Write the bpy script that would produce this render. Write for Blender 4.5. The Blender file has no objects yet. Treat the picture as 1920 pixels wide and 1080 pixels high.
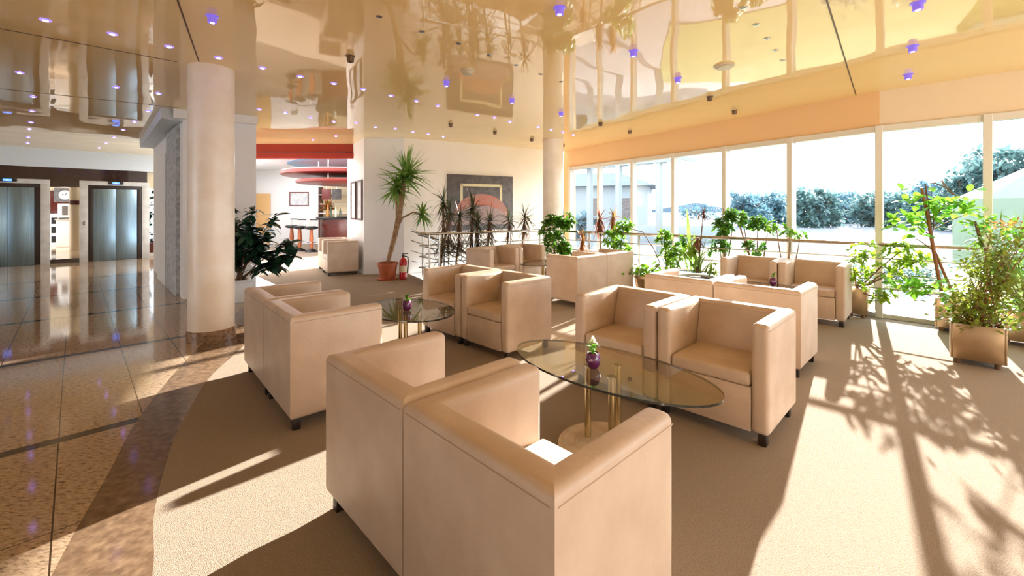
import bpy, bmesh, math, random
from mathutils import Vector, Matrix
random.seed(7)
C = bpy.context.scene.collection
S = bpy.context.scene
R = math.radians
CAMH, FPX, HY = 1.38, 819.0, 391.0

# ------------------------------------------------------------------ camera
cam = bpy.data.cameras.new('camera'); cam_o = bpy.data.objects.new('camera', cam); C.objects.link(cam_o)
cam_o.location = (0, 0, CAMH); cam_o.rotation_euler = (R(90), 0, 0)
cam.sensor_width = 36; cam.lens = FPX / 1920 * 36; cam.shift_y = -(540 - HY) / 1920
cam.clip_start = .05; cam.clip_end = 600
S.camera = cam_o
# ------------------------------------------------------------------ world, sun, exposure
w = bpy.data.worlds.new('sky'); S.world = w; w.use_nodes = True
bg = w.node_tree.nodes['Background']; bg.inputs[0].default_value = (.84, .92, 1, 1); bg.inputs[1].default_value = 4.8
sun = bpy.data.lights.new('sun', 'SUN'); sun_o = bpy.data.objects.new('sun', sun); C.objects.link(sun_o)
sun.energy = 27; sun.color = (1, .95, .87); sun.angle = R(.6)
SUN_EL, SUN_AZ = R(15.9), R(51.9)          # azimuth measured from +x towards +y
sd = Vector((math.cos(SUN_EL)*math.cos(SUN_AZ), math.cos(SUN_EL)*math.sin(SUN_AZ), math.sin(SUN_EL)))
sun_o.rotation_euler = sd.to_track_quat('Z', 'Y').to_euler(); sun_o.location = (20, 26, 12)
def area(name, loc, rot, sx, sy, e, col):
    l = bpy.data.lights.new(name, 'AREA'); l.shape = 'RECTANGLE'; l.size = sx; l.size_y = sy; l.energy = e; l.color = col
    o = bpy.data.objects.new(name, l); C.objects.link(o); o.location = loc; o.rotation_euler = rot; return o
area('bar_fill_light', (-6.6, 13.2, 2.8), (0, 0, 0), 4, 5, 400, (.97, .98, 1))  # fill light added to brighten the bar, no fitting behind it
area('reception_fill_light', (-13.2, 14.2, 2.7), (0, 0, 0), 2.5, 2.5, 90, (1, .9, .75))  # warm fill added for the reception, not a lamp of the room
S.view_settings.view_transform = 'Standard'; S.view_settings.look = 'None'
S.view_settings.exposure = 0.2; S.view_settings.gamma = 1; S.view_settings.use_curve_mapping = False
S.cycles.use_denoising = True
S.cycles.max_bounces = 8; S.cycles.diffuse_bounces = 4; S.cycles.glossy_bounces = 4; S.cycles.transparent_max_bounces = 24
S.cycles.transmission_bounces = 6
S.cycles.sample_clamp_indirect = 6; S.cycles.caustics_reflective = False; S.cycles.caustics_refractive = False

# ------------------------------------------------------------------ helpers
def at(px, py, Y):                    # the point seen at a pixel of the photograph, Y metres deep
    return Vector(((px-960)/FPX*Y, Y, CAMH+(HY-py)/FPX*Y))
def fl(px, py, z=0):                  # same, on a horizontal plane
    Y = FPX*(CAMH-z)/(py-HY); return Vector(((px-960)/FPX*Y, Y, z))
class MB:
    def __init__(s): s.v = []; s.f = []
    def add(s, vs, fs):
        b = len(s.v); s.v += [tuple(v) for v in vs]; s.f += [tuple(i+b for i in f) for f in fs]
    def bm(s, bm):
        bm.verts.index_update(); s.add([v.co for v in bm.verts], [[v.index for v in f.verts] for f in bm.faces]); bm.free()
    def box(s, c, d, rz=0, bev=0, rot=None, seg=2):
        bm = bmesh.new(); bmesh.ops.create_cube(bm, size=1)
        for v in bm.verts: v.co = Vector((v.co.x*d[0], v.co.y*d[1], v.co.z*d[2]))
        if bev: bmesh.ops.bevel(bm, geom=list(bm.edges), offset=bev, segments=seg, profile=.5, affect='EDGES')
        m = (rot if rot else Matrix.Rotation(rz, 3, 'Z'))
        for v in bm.verts: v.co = m @ v.co + Vector(c)
        s.bm(bm); return s
    def prism(s, poly, z0, z1, bev=0, skip=None, seg=3, shift=None):
        bm = bmesh.new()
        a = [bm.verts.new((p[0], p[1], z0)) for p in poly]; b = [bm.verts.new((p[0], p[1], z1)) for p in poly]
        n = len(poly); bm.faces.new(a[::-1]); bm.faces.new(b)
        for i in range(n): bm.faces.new((a[i], a[(i+1) % n], b[(i+1) % n], b[i]))
        bmesh.ops.recalc_face_normals(bm, faces=bm.faces)
        if shift:
            for v in bm.verts: v.co += shift(v.co)
        if bev:
            es = [e for e in bm.edges if not (skip and skip((e.verts[0].co+e.verts[1].co)/2, e))]
            bmesh.ops.bevel(bm, geom=es, offset=bev, segments=seg, profile=.5, affect='EDGES')
        s.bm(bm); return s
    def tube(s, pts, r, n=8, cap=True):
        pts = [Vector(p) for p in pts]; k = len(pts); rs = r if isinstance(r, (list, tuple)) else [r]*k
        ring = []; up = None
        for i, p in enumerate(pts):
            t = (pts[min(i+1, k-1)]-pts[max(i-1, 0)]).normalized()
            if up is None: up = t.orthogonal().normalized()
            a = (up - t*up.dot(t)).normalized(); up = a; b = t.cross(a)
            ring.append([p+(a*math.cos(2*math.pi*j/n)+b*math.sin(2*math.pi*j/n))*rs[i] for j in range(n)])
        vs = [q for rg in ring for q in rg]
        fs = [(i*n+j, i*n+(j+1) % n, (i+1)*n+(j+1) % n, (i+1)*n+j) for i in range(k-1) for j in range(n)]
        if cap: fs += [tuple(range(n))[::-1], tuple((k-1)*n+j for j in range(n))]
        s.add(vs, fs); return s
    def lathe(s, prof, c=(0, 0, 0), n=24, sx=1, sy=1):
        vs = [(c[0]+r*math.cos(2*math.pi*j/n)*sx, c[1]+r*math.sin(2*math.pi*j/n)*sy, c[2]+z) for r, z in prof for j in range(n)]
        k = len(prof)
        fs = [(i*n+j, i*n+(j+1) % n, (i+1)*n+(j+1) % n, (i+1)*n+j) for i in range(k-1) for j in range(n)]
        if prof[0][0] > 0: fs.append(tuple(range(n))[::-1])
        if prof[-1][0] > 0: fs.append(tuple((k-1)*n+j for j in range(n)))
        s.add(vs, fs); return s
    def quad(s, *p): s.add(p, [tuple(range(len(p)))]); return s
    def leaf(s, base, d, L, W, droop=.3, n=4, shape=0, fold=.15):
        d = Vector(d).normalized(); side = d.cross(Vector((0, 0, 1)))
        if side.length < .05: side = Vector((1, 0, 0))
        side.normalize(); side = (Matrix.Rotation(random.uniform(-.5, .5), 3, d) @ side)
        p = Vector(base); vs = []; fs = []; dd = d.copy()
        for i in range(n+1):
            t = i/n
            if shape == 0: wd = math.sin(math.pi*min(.98, max(.04, t*.92+.06)))**.8
            else: wd = (1-t)**.7 if t > .2 else .7+t*.8
            hw = W/2*max(wd, .04); up = side.cross(dd)
            vs += [p-side*hw+up*fold*hw, p, p+side*hw+up*fold*hw]
            dd = (dd+Vector((0, 0, -droop/n))).normalized(); p = p+dd*(L/n)
        for i in range(n):
            a = i*3; fs += [(a, a+1, a+4, a+3), (a+1, a+2, a+5, a+4)]
        s.add(vs, fs)
    def build(s, name, mat, parent=None, smooth=35, loc=None):
        me = bpy.data.meshes.new(name); me.from_pydata(s.v, [], s.f); me.update()
        if smooth:
            me.polygons.foreach_set('use_smooth', [True]*len(me.polygons)); me.set_sharp_from_angle(angle=R(smooth))
        me.materials.append(mat)
        o = bpy.data.objects.new(name, me); C.objects.link(o)
        if parent: o.parent = parent
        if loc: o.location = loc
        return o
def tag(o, label=None, cat=None, group=None, kind=None):
    if label: o['label'] = label
    if cat: o['category'] = cat
    if group: o['group'] = group
    if kind: o['kind'] = kind
    return o
def thing(name, label, cat, loc=(0, 0, 0), rz=0, group=None):
    o = bpy.data.objects.new(name, None); C.objects.link(o); o.location = loc; o.rotation_euler = (0, 0, rz)
    o.empty_display_size = .1
    return tag(o, label, cat, group)
def struct(name, mb, m, parent=None, smooth=35):
    o = mb.build(name, m, parent, smooth); o['kind'] = 'structure'; return o
def dup(root, loc, rz, label, group=None):
    r = root.copy(); C.objects.link(r); r.location = loc; r.rotation_euler = (0, 0, rz); r['label'] = label
    if group: r['group'] = group
    for ch in list(root.children):
        c = ch.copy(); C.objects.link(c); c.parent = r
        for g in list(ch.children):
            d = g.copy(); C.objects.link(d); d.parent = c
    return r

# ------------------------------------------------------------------ materials
def lin(r, g, b):
    return tuple(((c/255)/12.92 if c/255 <= .04045 else ((c/255+.055)/1.055)**2.4) for c in (r, g, b))+(1,)
def mat(name, col, rough=.5, metal=0, var=None, scale=8, bump=0, bscale=200, spec=.5, emit=None, coat=0, detail=4, ramp=(.35, .65), ior=None, stretch=None):
    m = bpy.data.materials.new(name); m.use_nodes = True; nt = m.node_tree; b = nt.nodes['Principled BSDF']
    b.inputs['Base Color'].default_value = col; b.inputs['Roughness'].default_value = rough; b.inputs['Metallic'].default_value = metal
    b.inputs['Specular IOR Level'].default_value = spec; b.inputs['Coat Weight'].default_value = coat
    if ior: b.inputs['IOR'].default_value = ior
    tc = nt.nodes.new('ShaderNodeTexCoord'); src = tc.outputs['Object']
    if stretch:
        mp = nt.nodes.new('ShaderNodeMapping'); mp.inputs['Scale'].default_value = stretch; nt.links.new(src, mp.inputs[0]); src = mp.outputs[0]
    if var:
        n = nt.nodes.new('ShaderNodeTexNoise'); n.inputs['Scale'].default_value = scale; n.inputs['Detail'].default_value = detail
        nt.links.new(src, n.inputs['Vector'])
        r = nt.nodes.new('ShaderNodeValToRGB'); r.color_ramp.elements[0].position = ramp[0]; r.color_ramp.elements[1].position = ramp[1]
        r.color_ramp.elements[0].color = col; r.color_ramp.elements[1].color = var
        nt.links.new(n.outputs['Fac'], r.inputs[0]); nt.links.new(r.outputs[0], b.inputs['Base Color'])
    if bump:
        n2 = nt.nodes.new('ShaderNodeTexNoise'); n2.inputs['Scale'].default_value = bscale; n2.inputs['Detail'].default_value = 3
        nt.links.new(src, n2.inputs['Vector'])
        bp = nt.nodes.new('ShaderNodeBump'); bp.inputs['Strength'].default_value = bump; bp.inputs['Distance'].default_value = .02
        nt.links.new(n2.outputs['Fac'], bp.inputs['Height']); nt.links.new(bp.outputs[0], b.inputs['Normal'])
    if emit:
        b.inputs['Emission Color'].default_value = emit[0]; b.inputs['Emission Strength'].default_value = emit[1]
    return m
def leafmat(name, c1, c2, trans=.45, rough=.4, scale=9):
    m = mat(name, c1, rough, var=c2, scale=scale, ramp=(.3, .7)); nt = m.node_tree; b = nt.nodes['Principled BSDF']
    ramp = [n for n in nt.nodes if n.type == 'VALTORGB'][0]
    t = nt.nodes.new('ShaderNodeBsdfTranslucent'); mx = nt.nodes.new('ShaderNodeMixShader'); mx.inputs[0].default_value = trans
    nt.links.new(ramp.outputs[0], t.inputs[0]); nt.links.new(b.outputs[0], mx.inputs[1]); nt.links.new(t.outputs[0], mx.inputs[2])
    nt.links.new(mx.outputs[0], nt.nodes['Material Output'].inputs[0]); return m
def glassmat(name, tint, gloss=.12, rough=.0):
    m = bpy.data.materials.new(name); m.use_nodes = True; nt = m.node_tree; nt.nodes.remove(nt.nodes['Principled BSDF'])
    t = nt.nodes.new('ShaderNodeBsdfTransparent'); t.inputs[0].default_value = tint
    g = nt.nodes.new('ShaderNodeBsdfGlossy'); g.inputs['Roughness'].default_value = rough
    lw = nt.nodes.new('ShaderNodeFresnel'); lw.inputs[0].default_value = 1.5
    ad = nt.nodes.new('ShaderNodeMath'); ad.operation = 'MULTIPLY_ADD'; ad.inputs[1].default_value = 1.0; ad.inputs[2].default_value = gloss
    nt.links.new(lw.outputs[0], ad.inputs[0])
    mx = nt.nodes.new('ShaderNodeMixShader'); nt.links.new(ad.outputs[0], mx.inputs[0])
    nt.links.new(t.outputs[0], mx.inputs[1]); nt.links.new(g.outputs[0], mx.inputs[2])
    nt.links.new(mx.outputs[0], nt.nodes['Material Output'].inputs[0]); return m
M = {}
M['leather'] = mat('cream_leather', lin(208, 186, 166), .42, var=lin(195, 171, 149), scale=5, bump=.08, bscale=45, spec=.45)
M['leather_seam'] = mat('leather_seam', lin(176, 150, 126), .5)
M['dark_wood'] = mat('dark_foot', lin(40, 28, 22), .4)
M['carpet'] = mat('loop_carpet', lin(142, 126, 110), .95, var=lin(178, 161, 143), scale=260, bump=.5, bscale=320, spec=.1, detail=2)
M['wall_peach'] = mat('peach_paint', lin(252, 243, 230), .6, var=lin(250, 239, 224), scale=2)
M['soffit_peach'] = mat('apricot_paint', lin(240, 200, 152), .6)
M['soffit_pale'] = mat('pale_apricot', lin(236, 216, 188), .6)  # paler tone for the right-hand window facet
M['white_wall'] = mat('white_paint', lin(242, 240, 240), .6)
M['bar_white'] = mat('bar_white_paint', lin(240, 240, 240), .6)
M['cool_white'] = mat('cool_lit_white', lin(204, 214, 222), .5)  # white with the lobby's bluish light put into the colour
M['stone'] = mat('rough_stone', lin(160, 165, 170), .8, var=lin(205, 207, 208), scale=14, bump=1, bscale=18)
M['column'] = mat('column_plaster', lin(250, 242, 234), .35, var=lin(240, 226, 210), scale=3, detail=6, coat=.1)
M['granite_brown'] = mat('brown_granite', lin(106, 84, 66), .1, var=lin(146, 120, 96), scale=22, detail=10, spec=.6, ramp=(.38, .72))
M['plinth'] = mat('granite_plinth', lin(170, 140, 112), .2, var=lin(120, 92, 72), scale=30, detail=8)
M['dark_granite'] = mat('dark_red_granite', lin(34, 20, 18), .06, var=lin(54, 34, 28), scale=40, detail=6, spec=.7)
M['marble'] = mat('grey_marble', lin(206, 204, 198), .25, var=lin(184, 182, 178), scale=5, detail=8)
M['steel'] = mat('brushed_steel_cool_light', lin(150, 178, 196), .32, 1, var=lin(128, 156, 174), scale=3, stretch=(30, 30, .5))  # bluish daylight on the lift doors is mixed into the metal colour
M['chrome'] = mat('polished_steel', lin(190, 186, 180), .18, 1)
M['brass'] = mat('brass_tube', lin(206, 186, 142), .2, 1)
M['planter_steel'] = mat('planter_steel', lin(196, 172, 140), .3, 1, var=lin(180, 155, 125), scale=4)
M['frame_white'] = mat('white_window_frame', lin(224, 219, 212), .4)
M['glass'] = glassmat('window_glass', (.97, .985, .98, 1), .0)
M['table_glass'] = glassmat('smoked_glass', (.5, .45, .34, 1), .05)
M['glass_edge'] = mat('glass_edge', lin(30, 34, 30), .1, spec=.8)
M['travertine'] = mat('travertine', lin(214, 194, 164), .4, var=lin(192, 168, 136), scale=12, stretch=(1, 1, 6))
M['purple'] = mat('purple_glaze', lin(92, 30, 84), .15, coat=.6)
M['terracotta'] = mat('terracotta', lin(176, 92, 52), .6, var=lin(160, 80, 44), scale=10)
M['white_pot'] = mat('white_pot', lin(226, 228, 232), .35)
M['soil'] = mat('soil', lin(60, 44, 32), .95, var=lin(84, 64, 46), scale=40)
M['bark'] = mat('bark', lin(170, 138, 102), .85, var=lin(128, 98, 70), scale=18, bump=.6, bscale=60)
M['twig'] = mat('twig', lin(104, 76, 52), .8)
M['stake'] = mat('stake_wood', lin(140, 88, 52), .7)
M['rubber_leaf'] = leafmat('rubber_leaf', lin(22, 52, 40), lin(44, 82, 62), .12, .22)
M['yucca_leaf'] = leafmat('yucca_leaf', lin(84, 128, 48), lin(148, 182, 86), .35)
M['drac_leaf'] = leafmat('dracaena_leaf', lin(60, 64, 46), lin(98, 102, 70), .25)
M['drac_dead'] = leafmat('dracaena_dry', lin(120, 92, 72), lin(96, 78, 62), .3)
M['drac_gold'] = leafmat('dracaena_gold', lin(150, 128, 60), lin(196, 112, 70), .45)
M['drac_red'] = leafmat('dracaena_red', lin(104, 62, 58), lin(150, 92, 66), .45)
M['schef'] = leafmat('umbrella_leaf', lin(76, 136, 36), lin(146, 190, 54), .5)
M['schef_dark'] = leafmat('umbrella_leaf_deep', lin(52, 104, 34), lin(110, 160, 50), .45)
M['lime'] = leafmat('lime_leaf', lin(104, 156, 38), lin(172, 196, 58), .5)
M['bush'] = leafmat('bush_leaf', lin(100, 134, 42), lin(164, 172, 72), .45)
M['bush_red'] = leafmat('bush_rust', lin(176, 120, 60), lin(196, 150, 84), .5)
M['fern'] = leafmat('fern_leaf', lin(84, 150, 40), lin(140, 196, 60), .5)
M['flower'] = leafmat('flower', lin(236, 240, 220), lin(250, 250, 240), .4)
M['red'] = mat('red_enamel', lin(196, 24, 34), .25, coat=.4)
M['black'] = mat('black_rubber', lin(22, 22, 24), .5)
M['red_band'] = mat('red_paint', lin(160, 46, 34), .4)
M['disc_red'] = mat('red_disc', lin(118, 46, 40), .35)
M['disc_blue'] = mat('blue_disc', lin(90, 176, 214), .4)
M['mahogany'] = mat('mahogany', lin(92, 36, 28), .25, var=lin(70, 26, 20), scale=6, stretch=(1, 1, 8))
M['orange_wood'] = mat('stool_wood', lin(176, 96, 56), .35)
M['tan_door'] = mat('tan_door', lin(222, 178, 120), .5)
M['picture_wood'] = mat('picture_frame_wood', lin(86, 50, 34), .4)
M['paper'] = mat('picture_paper', lin(226, 226, 226), .6, var=lin(196, 200, 206), scale=6)
M['slate'] = mat('painting_slate', lin(84, 80, 82), .6, var=lin(112, 106, 104), scale=12, detail=8)
M['cream_paint'] = mat('painting_cream', lin(226, 212, 170), .6)
M['dome_red'] = mat('painting_red', lin(196, 112, 92), .6, var=lin(170, 130, 120), scale=9, detail=6)
M['dome_grey'] = mat('painting_mauve', lin(178, 150, 142), .6, var=lin(150, 132, 130), scale=6, detail=6)
M['bulb'] = mat('led_lens', (.2, .15, .8, 1), .3, emit=((.22, .12, 1, 1), 4))
M['led_halo_ring'] = mat('led_halo_ring', lin(110, 90, 190), .2, emit=((.3, .2, 1, 1), 1.3))  # violet halo of the LED put into the ring as emission
M['bulb_white'] = mat('led_core', (.8, .8, 1, 1), .3, emit=((.30, .2, 1, 1), 18))
M['lamp_body'] = mat('spot_housing', lin(120, 96, 78), .3, .6)
M['violet_glow_body'] = mat('violet_glow_housing', lin(110, 84, 170), .25, .2, emit=((.3, .2, 1, 1), .5))  # housing emits violet, standing in for glow from its LED
M['detector'] = mat('detector_plastic', lin(206, 196, 170), .4)
M['blue_screen'] = mat('blue_display', (.05, .1, .8, 1), .3, emit=((.08, .22, 1, 1), 3))
M['digit'] = mat('display_digit', (.6, .8, 1, 1), .3, emit=((.5, .75, 1, 1), 3))
M['seam'] = mat('ceiling_seam', lin(92, 66, 40), .5)
M['cream'] = mat('cream_paint_far', lin(226, 206, 170), .5)
M['lawn'] = mat('lawn', lin(88, 98, 38), .9, var=lin(112, 116, 48), scale=3, detail=8)
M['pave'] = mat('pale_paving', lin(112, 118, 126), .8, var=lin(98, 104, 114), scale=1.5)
M['deck'] = mat('kerb_concrete', lin(150, 150, 146), .8)
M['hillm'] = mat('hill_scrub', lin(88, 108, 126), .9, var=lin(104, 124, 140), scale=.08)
M['tree'] = leafmat('tree_leaf_hazed', lin(70, 104, 108), lin(108, 142, 138), .35, .6, scale=.8)  # bluish haze and glass veil mixed into the leaf colour
M['tree_haze_blue'] = leafmat('tree_leaf_haze_blue', lin(78, 116, 132), lin(114, 150, 160), .35, .6, scale=.8)  # same, with more of the blue haze in the colour
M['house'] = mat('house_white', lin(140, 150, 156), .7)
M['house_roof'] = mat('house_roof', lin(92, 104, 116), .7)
M['tent'] = leafmat('tent_fabric', lin(150, 168, 160), lin(158, 174, 166), .5, .7)
M['bottle_green'] = mat('bottle_green', lin(40, 70, 36), .1, spec=.7)
M['bottle_amber'] = mat('bottle_amber', lin(196, 128, 40), .1, spec=.7)
M['bottle_clear'] = mat('bottle_clear', lin(206, 214, 196), .1, spec=.7)

def ceiling_mat():
    m = mat('glossy_stretch_ceiling', lin(248, 214, 154), .03, ior=1.6, spec=.5); nt = m.node_tree; b = nt.nodes['Principled BSDF']
    tc = nt.nodes.new('ShaderNodeTexCoord'); n = nt.nodes.new('ShaderNodeTexNoise'); n.inputs['Scale'].default_value = .9; n.inputs['Detail'].default_value = 1
    nt.links.new(tc.outputs['Object'], n.inputs['Vector'])
    bp = nt.nodes.new('ShaderNodeBump'); bp.inputs['Strength'].default_value = .1; bp.inputs['Distance'].default_value = .12
    nt.links.new(n.outputs['Fac'], bp.inputs['Height']); nt.links.new(bp.outputs[0], b.inputs['Normal']); return m
M['ceiling'] = ceiling_mat()
def granite_mat():
    m = bpy.data.materials.new('polished_granite'); m.use_nodes = True; nt = m.node_tree; b = nt.nodes['Principled BSDF']; L = nt.links.new
    def mth(op, a, v=None, c=None):
        n = nt.nodes.new('ShaderNodeMath'); n.operation = op
        for i, x in enumerate((a, v, c)):
            if x is None: continue
            if isinstance(x, (int, float)): n.inputs[i].default_value = x
            else: L(x, n.inputs[i])
        return n.outputs[0]
    tc = nt.nodes.new('ShaderNodeTexCoord'); mp = nt.nodes.new('ShaderNodeMapping'); mp.vector_type = 'POINT'
    mp.inputs['Rotation'].default_value = (0, 0, R(45)); L(tc.outputs['Object'], mp.inputs[0])   # x' = (x-y)/sqrt2, y' = (x+y)/sqrt2
    sp = nt.nodes.new('ShaderNodeSeparateXYZ'); L(mp.outputs[0], sp.inputs[0])
    def stripe(co, off, per, wd):
        f = mth('FLOORED_MODULO', mth('ADD', co, off+wd/2), per); return mth('LESS_THAN', f, wd)
    band = stripe(sp.outputs[0], 3.75, 2.09, .085)
    joint = mth('MAXIMUM', stripe(sp.outputs[1], .07, .39, .006), stripe(sp.outputs[0], 3.75+1.045, 2.09, .005))
    ms = nt.nodes.new('ShaderNodeMapping'); ms.inputs['Scale'].default_value = (11, 32, 1); ms.inputs['Rotation'].default_value = (0, 0, R(-20)); L(tc.outputs['Object'], ms.inputs[0])
    n1 = nt.nodes.new('ShaderNodeTexNoise'); n1.inputs['Scale'].default_value = 2.4; n1.inputs['Detail'].default_value = 10; n1.inputs['Roughness'].default_value = .75; L(ms.outputs[0], n1.inputs['Vector'])
    cr = nt.nodes.new('ShaderNodeValToRGB'); e = cr.color_ramp.elements
    e[0].position = .37; e[0].color = lin(78, 62, 50); e[1].position = .48; e[1].color = lin(178, 152, 126)
    x = e.new(.62); x.color = lin(200, 176, 148); x = e.new(.76); x.color = lin(190, 142, 112); L(n1.outputs['Fac'], cr.inputs[0])
    def mix(f, a, col):
        n = nt.nodes.new('ShaderNodeMix'); n.data_type = 'RGBA'; L(f, n.inputs[0]); L(a, n.inputs[6]); n.inputs[7].default_value = col; return n.outputs[2]
    L(mix(joint, mix(band, cr.outputs[0], lin(58, 40, 34)), lin(60, 44, 32)), b.inputs['Base Color'])
    b.inputs['Roughness'].default_value = .07; b.inputs['Specular IOR Level'].default_value = .55
    return m
M['granite'] = granite_mat()

# ------------------------------------------------------------------ the shell
HC = 2.87
P0, P1 = Vector((1.35, 11.37)), Vector((4.67, 5.55)); U1 = (P1-P0).normalized()
U2 = Vector((.681, -.732)).normalized(); P2 = P1+U2*4.2
BW0, BWU = Vector((-2.28, 9.21)), Vector((.863, .506)).normalized(); BWN = Vector((BWU.y, -BWU.x))    # back wall; BWN points into the room
CORA, CORB = Vector((-5.02, 6.66)), Vector((-4.16, 7.1))
inner = [(-.55, .3), (-1.0, 1.1), (-1.35, 1.64), (-1.65, 2.02), (-2.03, 2.63), (-2.33, 3.24), (-2.5, 3.66), (-2.69, 4.36), (-3.0, 5.3), (-3.4, 6.3), (-3.75, 7.31)]
outer = [(-.75, .1), (-1.3, 1.0), (-1.73, 1.64), (-2.1, 2.27), (-2.47, 2.9), (-2.94, 3.91), (-3.43, 5.16), (-3.8, 6.2), (-4.14, 7.1)]
def catmull(p, k=6):
    p = [Vector(q) for q in p]; o = []
    for i in range(len(p)-1):
        a, b, c, d = p[max(i-1, 0)], p[i], p[i+1], p[min(i+2, len(p)-1)]
        for j in range(k):
            t = j/k; o.append(.5*((2*b)+(c-a)*t+(2*a-5*b+4*c-d)*t*t+(3*b-a-3*c+d)*t**3))
    return o+[p[-1]]
inner, outer = catmull(inner), catmull(outer)
def fill(loops, z=0):
    bm = bmesh.new(); es = []
    for lp in loops:
        vs = [bm.verts.new((p[0], p[1], z)) for p in lp]
        es += [bm.edges.new((vs[i], vs[(i+1) % len(vs)])) for i in range(len(vs))]
    bmesh.ops.triangle_fill(bm, use_beauty=True, edges=es)
    for f in bm.faces:
        if f.normal.z < 0: f.normal_flip()
    mb = MB(); mb.bm(bm); return mb
def bw(s, d): return BW0+BWU*s+BWN*d           # s along the back wall, d out from it
void = [bw(.1, .02), bw(2.75, .02), bw(2.75, 1.2), bw(.1, 1.2)]
carpet = [tuple(q) for q in inner]+[(-5.55, 9.3), (-7.2, 11.3), (-11, 17.2), (-3.0, 17.2), (-2.6, 9.8), tuple(BW0+BWU*0.0), tuple(bw(3.4, -.05)), tuple(P0), tuple(P1), tuple(P2), (7.6, -2.5), (-.4, -2.5)]
struct('floor', fill([carpet, void]), M['carpet'], smooth=0)
struct('floor_border', fill([[tuple(q) for q in outer]+[tuple(q) for q in inner[::-1]]]), M['granite_brown'], smooth=0)
gr = [tuple(q) for q in outer]+[tuple(CORA), (-8.0, 9.75), (-9.4, 13.2), (-15.5, 13.2), (-15.5, -2.5), (-.8, -2.5)]
struct('floor_granite', fill([gr]), M['granite'], smooth=0)
st = MB()
for k in range(9):
    s0 = .1+k*.29; q = [bw(s0, .03), bw(s0+.29, .03), bw(s0+.29, 1.19), bw(s0, 1.19)]; st.prism([tuple(v) for v in q], -.17*(k+2), -.17*(k+1)+.0)
struct('floor_stairs', st, M['plinth'])

def wall(name, a, b, z0, z1, m, th=.15, side=1):
    a, b = Vector(a), Vector(b); u = (b-a).normalized(); n = Vector((-u.y, u.x))*th*side
    return struct(name, MB().prism([tuple(a), tuple(b), tuple(b+n), tuple(a+n)], z0, z1), m, smooth=0)
# ceiling
ceil = [(-15.5, -2.5), (8.2, -2.5), (8.2, 1.9), tuple(P2+Vector((.1, .1))), tuple(P1+Vector((.05, .05))), tuple(P0), tuple(bw(3.4, -.1)), tuple(BW0), (-3.1, 9.15), (-3.1, 10.1), (-6.9, 10.1), (-9.0, 13.4), (-15.5, 13.4)]
struct('ceiling', MB().prism(ceil, HC, HC+.1), M['ceiling'], smooth=0)
for i, (a, b) in enumerate((((333, 0), (373, 115)), ((1550, 0), (1605, 178)), ((-60, 42), (332, 116)), ((-60, 160), (335, 202)))):
    a, b = fl(*a, HC), fl(*b, HC); d = (b-a).normalized(); a = a-d*(1.5 if i < 2 else 0)
    n = Vector((-d.y, d.x, 0))*.006
    struct('trim_%d' % (i+1), MB().prism([tuple((p)[:2]) for p in (a+n, b+n, b-n, a-n)], HC-.003, HC+.001), M['seam'], smooth=0)
wall('wall_rear_added', (-8.5, -2.5), (8.2, -2.5), 0, HC, M['white_wall'], .15, -1)  # unseen wall added to cut skylight from behind, left end kept open
wall('wall_left_added', (-15.5, -2.5), (-15.5, 13.2), 0, HC, M['white_wall'], .15, 1)  # unseen wall added to keep skylight out of the lobby side
# back wall, pillar, white block
wall('wall_back', bw(0, 0), bw(3.95, 0), -2.0, HC, M['wall_peach'], .12, 1)
wall('wall_corner', bw(3.75, 0), P0+Vector((.0, .15)), 0, HC, M['soffit_peach'], .1, 1)
pil = [(-3.1, 9.15), tuple(bw(0, .0)), tuple(bw(.2, -.12)), (-3.6, 10.75), (-4.03, 10.7)]
struct('wall_pillar', MB().prism(pil, 0, HC), M['white_wall'], smooth=0)
NI0, NI1 = .78, .9
struct('wall_lobby', MB().prism([tuple(CORA), tuple(CORB), (-5.6, 9.3), (-7.7, 10.1), (-8.0, 9.75)], 0, HC), M['white_wall'], smooth=0)
# cornice round the white block
dl = Vector((-8.0, 9.75))-CORA; dl.normalize(); nl = Vector((-dl.y, dl.x)); df = (CORB-CORA).normalized(); nf = Vector((df.y, -df.x))
ca = CORA+(nl+nf)*.1; 
struct('trim_5', MB().prism([tuple(CORA), tuple(CORA+nf*.09-df*.0+nl*.1), tuple(CORB+nf*.09+df*.03), tuple(CORB)], HC-.13, HC), M['white_wall'], smooth=0)
struct('trim_6', MB().prism([tuple(CORA), tuple(CORA+nl*.24+nf*.09), tuple(CORA+dl*4.25+nl*.24), tuple(CORA+dl*4.25)], HC-.16, HC), M['cool_white'], smooth=0)
# stone feature and white panel on the lobby face of the block
struct('wall_stone', MB().prism([tuple(CORA+dl*.3), tuple(CORA+dl*1.55), tuple(CORA+dl*1.55+nl*.05), tuple(CORA+dl*.3+nl*.05)], .0, 2.68), M['stone'], smooth=0)
struct('trim_7', MB().prism([tuple(CORA+dl*1.57), tuple(CORA+dl*2.86), tuple(CORA+dl*2.86+nl*.06), tuple(CORA+dl*1.57+nl*.06)], .0, 2.36), M['bar_white'], smooth=0)

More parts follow.
